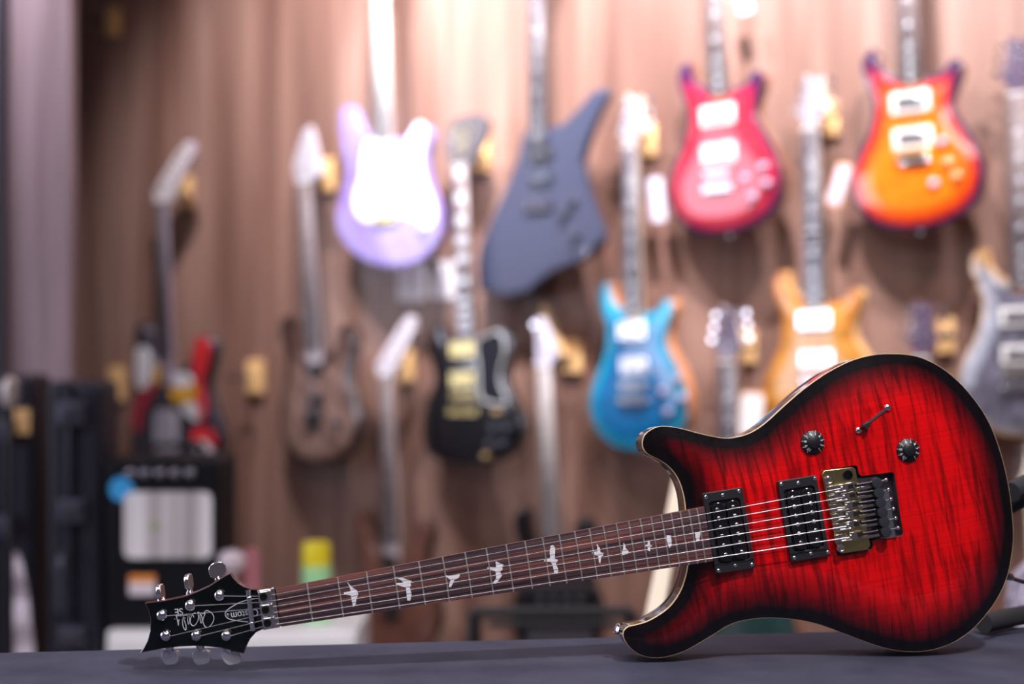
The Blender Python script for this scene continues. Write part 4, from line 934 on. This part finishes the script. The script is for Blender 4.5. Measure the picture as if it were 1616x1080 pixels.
# ------------------------------------------------------------------ cases, amplifier, things on the floor at left
CASE = P('case_black_vinyl', (.018, .017, .028), .5, bump=.2, scale=300, spec=.3)
HW = P('case_hardware', (.10, .10, .14), .35, .6)
def gcase(label, pxl, pxr, pytop, Y, extra):
    xl, xr = at(pxl, 0, Y).x, at(pxr, 0, Y).x; zt = at(0, pytop, Y).z; wd = xr - xl
    E = empty('guitar_case', Matrix.Translation(((xl + xr) / 2, Y, 0)), label, 'guitar case')
    m = MB(); m.box((-wd * .26, .085, zt / 2 + .01), (wd * .46, .15, zt - .02)); m.build('case_lid', CASE, E, bevel=.018, seg=3)
    m = MB(); m.box((wd * .24, .085, zt / 2 + .01), (wd * .50, .15, zt - .02)); m.build('case_shell', CASE, E, bevel=.018, seg=3)
    m = MB(); m.box((-.01, .004, zt / 2), (.010, .012, zt - .06)); m.build('valance', P('case_rim', (.09, .09, .12), .3, .7), E, bevel=.003)
    for (py, hh) in extra:
        z = at(0, py, Y).z
        m = MB(); m.box((0, -.006, z), (wd * .46, .022, hh)); m.box((0, -.020, z + hh * .1), (wd * .30, .014, hh * .5)); m.build('latch', HW, E, bevel=.004)
    return E, wd
E, wd = gcase('upright black guitar case with latches and a carry handle, left of the amplifier', 70, 160, 602, 3.30, [(652, .055), (806, .055), (1005, .05)], )
m = MB(); z1, z2 = at(0, 872, 3.30).z, at(0, 965, 3.30).z; m.tube(cr([(-.012, 0, z1), (-.015, -.04, z1 - .012), (-.015, -.045, (z1 + z2) / 2), (-.015, -.04, z2 + .012), (-.012, 0, z2)], 5, False), .009, seg=10); m.build('handle', HW, E)
E, wd = gcase('taller upright black case at the far left frame edge', -38, 50, 592, 3.36, [(680, .05), (830, .05)])
m = MB(); p = at(34, 665, 3.36); m.prism([(-.022, -.03), (.022, -.03), (.022, .03), (-.022, .03)], 0, .003, M=Matrix.Translation((p.x - E.location.x, -.004, p.z)) @ Matrix.Rotation(R(90), 4, 'X')); tag(m.build('sticker', TANW, E), 'tan sticker')
# pale strap hanging in front of the left case
def zz6(l): return [(x / 2.076, 540 + y / 2.076) for x, y in l]
def ribbon(name, pts, Y, wpx, mat, label, cat, th=.004):
    m = MB(); vs = []; n = len(pts)
    cpts = cr([(x, y) for x, y in pts], 4, False)
    for i, (x, y) in enumerate(cpts):
        t = i / (len(cpts) - 1); ww = wpx[0] + (wpx[1] - wpx[0]) * t; yy = Y + .012 * math.sin(i * .9)
        for (dx, dy) in ((-ww / 2, 0), (ww / 2, 0), (ww / 2, th), (-ww / 2, th)): q = at(x + dx, y, yy); vs.append((q.x, q.y + dy, q.z))
    k = len(cpts); m.add(vs, [(i * 4 + a, i * 4 + (a + 1) % 4, (i + 1) * 4 + (a + 1) % 4, (i + 1) * 4 + a) for i in range(k - 1) for a in range(4)] + [(0, 1, 2, 3), tuple(range(4 * k - 4, 4 * k))], 0, True)
    return tag(m.build(name, mat), label, cat)
STR = grain('pale_pink_strap', [(.3, (.30, .16, .20)), (.5, (.62, .54, .62)), (.7, (.74, .66, .74))], (30, 30, 12), .6)
ribbon('guitar_strap', [(20, 872), (26, 900), (32, 940), (34, 980), (38, 1030), (40, 1100)], 3.30, (18, 34), STR, 'pale pinkish guitar strap hanging in front of the far left case', 'strap')
c = at(16, 610, 3.20); E = empty('microphone_stand', Matrix.Translation((c.x, c.y, 0)), 'slim black stand with a silver clip at the far left, in front of the case', 'stand')
m = MB(); m.lathe((0, 0, c.z - .045), (0, 0, 1), [(0, .012), (.02, .019), (.055, .017), (.068, .006)]); m.build('clip', P('stand_silver', (.6, .52, .5), .35, .6), E)
m = MB(); m.lathe((0, 0, .012), (0, 0, 1), [(0, .008), (c.z - .055, .008)]); m.build('pole', BLACKM, E)
m = MB(); m.lathe((0, 0, 0), (0, 0, 1), [(0, .055), (.01, .055), (.013, .012)]); m.build('base', BLACKM, E)

# white low cabinet under the amplifier
Yc = 3.22; xl, xr = at(165, 0, Yc).x, at(562, 0, Yc).x; ztop = at(0, 1000, Yc).z
E = empty('low_cabinet', Matrix.Translation(((xl + xr) / 2, Yc, 0)), 'low white cabinet carrying the amplifier and the yellow bottle', 'cabinet')
wd = xr - xl; WC = P('cabinet_white', (.80, .78, .80), .45)
m = MB(); m.box((0, .16, ztop / 2), (wd, .28, ztop)); m.build('carcass', WC, E, bevel=.004)
for i in (-1, 1):
    m = MB(); m.box((i * wd * .25, .008, ztop / 2), (wd * .48, .02, ztop - .03)); d = m.build('door', WC, E, bevel=.003)
    m = MB(); m.tube([(i * .03, -.012, ztop * .6), (i * .03, -.012, ztop * .8)], .005); m.build('handle', CHROME, d)
# amplifier
Ya = 3.26; xl, xr = at(163, 0, Ya).x, at(343, 0, Ya).x; zt = at(0, 726, Ya).z; wd = xr - xl; z0 = ztop
E = empty('guitar_amplifier', Matrix.Translation(((xl + xr) / 2, Ya, z0)), 'black boxed amplifier with a silver panel standing on the low white cabinet', 'amplifier')
zz_ = zt - z0
m = MB(); m.box((0, .12, zz_ / 2), (wd, .22, zz_)); m.build('cabinet', P('amp_tolex', (.006, .006, .009), .5, spec=.2), E, bevel=.012, seg=3)
gx0, gx1 = at(195, 0, Ya).x, at(333, 0, Ya).x; gz0, gz1 = at(0, 882, Ya).z - z0, at(0, 777, Ya).z - z0; cx = (gx0 + gx1) / 2 - E.location.x
def rr(a, b, r, seg=5):
    out = []
    for (sx, sy, st) in ((1, 1, 0), (-1, 1, 90), (-1, -1, 180), (1, -1, 270)):
        for k in range(seg + 1): an = R(st + 90 * k / seg); out.append((sx * (a - r) + math.cos(an) * r, sy * (b - r) + math.sin(an) * r))
    return out
MF = Matrix.Translation((cx, .01, (gz0 + gz1) / 2)) @ Matrix.Rotation(R(90), 4, 'X')
m = MB(); m.prism(rr((gx1 - gx0) / 2, (gz1 - gz0) / 2, .018), 0, .008, M=MF); pn = m.build('silver_panel', grain('brushed_panel', [(.35, (.30, .27, .28)), (.5, (.62, .58, .60)), (.62, (.85, .82, .86))], (14, 2, .3), .35), E)
c = at(243, 830, Ya); m = MB(); m.lathe((c.x - E.location.x, .003, c.z - z0), (0, -1, 0), [(0, .010), (.004, .009)], seg=16); tag(m.build('round_badge', P('olive_badge', (.30, .36, .14), .4), pn), 'small green round badge')
c = at(190, 773, Ya); m = MB(); m.lathe((c.x - E.location.x, .011, c.z - z0), (0, -1, 0), [(0, .029), (.004, .028)], seg=24); tag(m.build('round_sticker', P('sky_blue', (.05, .38, .80), .4), E), 'blue round sticker')
for (y0, y1, mt, lb) in ((909, 921, P('label_orange', (.85, .30, .06), .5), 'orange half of the label'), (921, 941, P('label_white', (.75, .68, .75), .5), 'white half of the label')):
    a = at(202, y1, Ya); b = at(244, y0, Ya); m = MB(); m.box(((a.x + b.x) / 2 - E.location.x, .008, (a.z + b.z) / 2 - z0), (b.x - a.x, .006, b.z - a.z)); tag(m.build('label', mt, E, bevel=.002), lb)
for px in (205, 228, 252, 276, 300):
    c = at(px, 748, Ya); m = MB(); m.lathe((c.x - E.location.x, .011, c.z - z0), (0, -1, 0), [(0, .011), (.012, .010), (.014, .007)], seg=14); m.build('amp_knob', P('amp_knob_metal', (.30, .28, .34), .3, .8), E)
m = MB(); m.tube(cr([(-.06, .15, zz_), (-.055, .15, zz_ + .022), (.055, .15, zz_ + .022), (.06, .15, zz_)], 4, False), .008); m.build('carry_handle', BLACKM, E)
# spray bottle
Yb = 3.36; c = at(499, 0, Yb); zb_ = ztop; zt = at(0, 856, Yb).z; rb_ = 24 / F * Yb
E = empty('spray_can', Matrix.Translation((c.x, Yb, zb_)), 'bottle with a yellow cap and pale green body standing on the low white cabinet', 'bottle')
h = zt - zb_; hm_ = at(0, 893, Yb).z - zb_
m = MB(); m.lathe((0, 0, 0), (0, 0, 1), [(0, rb_ * .94), (.004, rb_), (hm_, rb_), (hm_ + .003, rb_ * .93)]); m.build('bottle_body', P('mint_body', (.42, .80, .42), .35), E)
m = MB(); m.lathe((0, 0, hm_ + .001), (0, 0, 1), [(0, rb_ * .97), (h - hm_ - .008, rb_ * .94), (h - hm_ - .002, rb_ * .88), (h - hm_, rb_ * .6)]); m.build('cap', P('cap_yellow', (.80, .66, .02), .35), E)
# small items right of the amplifier
c = at(366, 0, 3.27); zc_ = at(0, 883, 3.27).z; m = MB(); m.lathe((c.x, 3.27, ztop), (0, 0, 1), [(0, .022), (.004, .022), (.006, .008), (zc_ - ztop - .03, .008), (zc_ - ztop - .02, .028), (zc_ - ztop, .032), (zc_ - ztop + .015, .024), (zc_ - ztop + .022, .004)]); tag(m.build('small_lamp', P('frosted_plastic', (.62, .52, .58), .4)), 'small pale round-headed lamp on the white cabinet right of the amplifier', 'lamp')
c = at(397, 0, 3.34); zc_ = at(0, 872, 3.34).z; m = MB(); m.box((c.x, 3.34, (zc_ + ztop) / 2), (.034, .03, zc_ - ztop)); m.box((c.x, 3.34, zc_ + .004), (.028, .024, .008)); tag(m.build('slim_box', P('dusty_pink', (.50, .18, .22), .5), bevel=.002), 'slim dusty pink box standing on the white cabinet behind the headstock', 'box')

# ------------------------------------------------------------------ lower middle: black metal rack
Yr = 3.05
E = empty('metal_stand', Matrix.Translation((at(870, 0, Yr).x, Yr, 0)), 'low black tubular metal stand seen under the neck of the red guitar', 'stand')
ox = E.location.x
def S(px, py, dy=0): q = at(px, py, Yr + dy); return (q.x - ox, dy, q.z)
m = MB(); m.tube([S(745, 967), S(1000, 966)], .012); m.build('top_rail', BLACKM, E)
for px in (745, 1000):
    m = MB(); a = S(px, 967); m.tube([a, (a[0] - .02, -.03, .0)], .010); m.build('leg', BLACKM, E)
for px in (752, 992):
    m = MB(); a = S(px, 967); m.tube([a, (a[0], .25, .0)], .010); m.build('leg', BLACKM, E)
m = MB(); a = S(770, 985); b = S(975, 985); m.tube([a, b], .008); m.build('lower_rail', BLACKM, E)
# small black amplifier behind the rail
Y5 = 3.18; xl, xr = at(822, 0, Y5).x, at(946, 0, Y5).x; zt = at(0, 932, Y5).z
E = empty('practice_amplifier', Matrix.Translation(((xl + xr) / 2, Y5, 0)), 'small black practice amplifier low behind the metal stand', 'amplifier')
m = MB(); m.box((0, .1, zt / 2), (xr - xl, .18, zt)); m.build('cabinet', P('amp_tolex', (.006, .006, .009), .5, spec=.2), E, bevel=.01, seg=3)
m = MB(); m.prism(rr((xr - xl) * .42, zt * .38, .01), 0, .006, M=Matrix.Translation((0, .012, zt * .45)) @ Matrix.Rotation(R(90), 4, 'X')); m.build('grille', P('grille_cloth', (.05, .045, .055), .8, bump=.4, scale=500), E)
for k in range(4):
    m = MB(); m.lathe(((k - 1.5) * .03, .011, zt - .022), (0, -1, 0), [(0, .008), (.01, .007)], seg=12); m.build('amp_knob', P('amp_knob_metal', (.30, .28, .34), .3, .8), E)
# pale plank / neck blank leaning
a = at(1088, 690, 2.5); b = at(1012, 1075, 2.2); m = MB()
d = (a - b).normalized(); sx = Vector((1, 0, 0)); sx = (sx - d * sx.dot(d)).normalized(); nz_ = d.cross(sx)
e2 = b + d * ((b.z) / -d.z) if d.z else b
foot = b - d * (b.z / d.z)
for (p, q) in ((foot, a),):
    vs = [p + sx * i * .017 + nz_ * j * .011 for i, j in ((-1, -1), (1, -1), (1, 1), (-1, 1))] + [q + sx * i * .013 + nz_ * j * .011 for i, j in ((-1, -1), (1, -1), (1, 1), (-1, 1))]
    m.add(vs, [(0, 1, 2, 3), (4, 5, 6, 7), (0, 1, 5, 4), (1, 2, 6, 5), (2, 3, 7, 6), (3, 0, 4, 7)])
tag(m.build('wooden_plank', P('pale_plank', (.78, .66, .52), .5), bevel=.003), 'pale cream wooden plank leaning behind the lower horn of the red guitar', 'plank')

# ------------------------------------------------------------------ stand holding the red guitar (behind it, padded arms)
def GW(u, v, w): return GM @ Vector((u, v, w))
def LW(px, py, w): return GM @ L(px, py, w)
E = empty('guitar_stand', Matrix.Translation((LW(1500, 1030, -.12).x, LW(1500, 1030, -.12).y, TABLE_Z)), 'black padded stand propping the red guitar up from behind', 'guitar stand')
el = Vector(E.location)
r_ = .0115
p1 = LW(1596, 777, -.075); p2 = LW(1660, 745, -.13)
m = MB(); m.tube([p1 - el, p2 - el], r_, seg=16); m.build('padded_arm', FOAM, E)
p1b = LW(1575, 806, -.11); p2b = LW(1665, 760, -.15)
m = MB(); m.tube([p1b - el, p2b - el], r_ * .95, seg=16); m.build('padded_arm', FOAM, E)
fz = TABLE_Z + .0125
q1 = at(1540, 985, 1); 
def ontable(px, py, z): d = ray(px, py); t = (z - CAMZ) / d.z; return CAM + d * t
f1 = ontable(1552, 984, fz); f2 = ontable(1672, 962, fz)
m = MB(); m.tube(cr([f1 - el, (f1 + f2) / 2 - el + Vector((0, .004, 0)), f2 - el], 6, False), .0115, seg=16); m.build('padded_foot', FOAM, E)
top_ = p2 - el; m = MB(); m.tube([p2 - el, Vector((p2.x + .02, p2.y + .03, TABLE_Z + .17)) - el, Vector((f2.x, f2.y, fz)) - el], .006, seg=10); m.build('upright', BLACKM, E)
m = MB(); m.tube([p2b - el, Vector((p2.x + .02, p2.y + .03, TABLE_Z + .17)) - el], .006, seg=10); m.build('brace', BLACKM, E)
# glossy black cable from the rim
c1, c2, c3 = LW(1588, 909, -.03), LW(1612, 918, -.06), LW(1690, 940, -.1)
m = MB(); m.tube(cr([tuple(c1), tuple(c2), tuple(c3), (c3.x + .12, c3.y + .05, TABLE_Z + .004), (c3.x + .25, c3.y + .06, TABLE_Z + .004)], 6, False), .0024, seg=10); m.lathe(tuple(c1), tuple(c2 - c1), [(-.004, .0045), (.012, .0045), (.016, .003)]); tag(m.build('instrument_cable', BLACKG), 'thin glossy black cable plugged into the rim of the red guitar', 'cable')
# patterned bag behind at right
Yg = 1.9; m = MB(); c = at(1620, 930, 2.3)
bagm = P('floral_cloth', (.45, .42, .55), .7)
bagm = grain('grey_white_pattern', [(.35, (.13, .11, .18)), (.47, (.30, .27, .38)), (.56, (.62, .58, .68)), (.7, (.35, .30, .42))], (24, 24, 24), .6, distort=2.0, detail=2)
vs = []; nu_, nv_ = 28, 24; hh = at(0, 858, 2.35).z
for j in range(nv_ + 1):
    t = j / nv_; z = hh * t; wfac = (1 - .35 * t ** 3) * (.92 + .08 * math.sin(t * 9))
    if t > .93: wfac *= 1 - (t - .93) * 6
    for i in range(nu_):
        a = 2 * PI * i / nu_; x = math.cos(a); y = math.sin(a); sx_ = abs(x) ** .6 * (1 if x > 0 else -1); sy_ = abs(y) ** .6 * (1 if y > 0 else -1)
        k = 1 + .04 * math.sin(3 * a + t * 7) + .03 * math.sin(7 * a - t * 11)
        vs.append((sx_ * .16 * wfac * k, sy_ * .10 * wfac * k, z))
m.add(vs, [(j * nu_ + i, j * nu_ + (i + 1) % nu_, (j + 1) * nu_ + (i + 1) % nu_, (j + 1) * nu_ + i) for j in range(nv_) for i in range(nu_)] + [tuple(range(nu_))[::-1], tuple(range(nv_ * nu_, nv_ * nu_ + nu_))], 0, True)
xb = at(1566, 0, 2.35).x + .16
o = m.build('cloth_bag', bagm, sharp=80); o.location = (xb, 2.35, 0); tag(o, 'grey and white patterned cloth bag behind the right end of the table', 'bag')
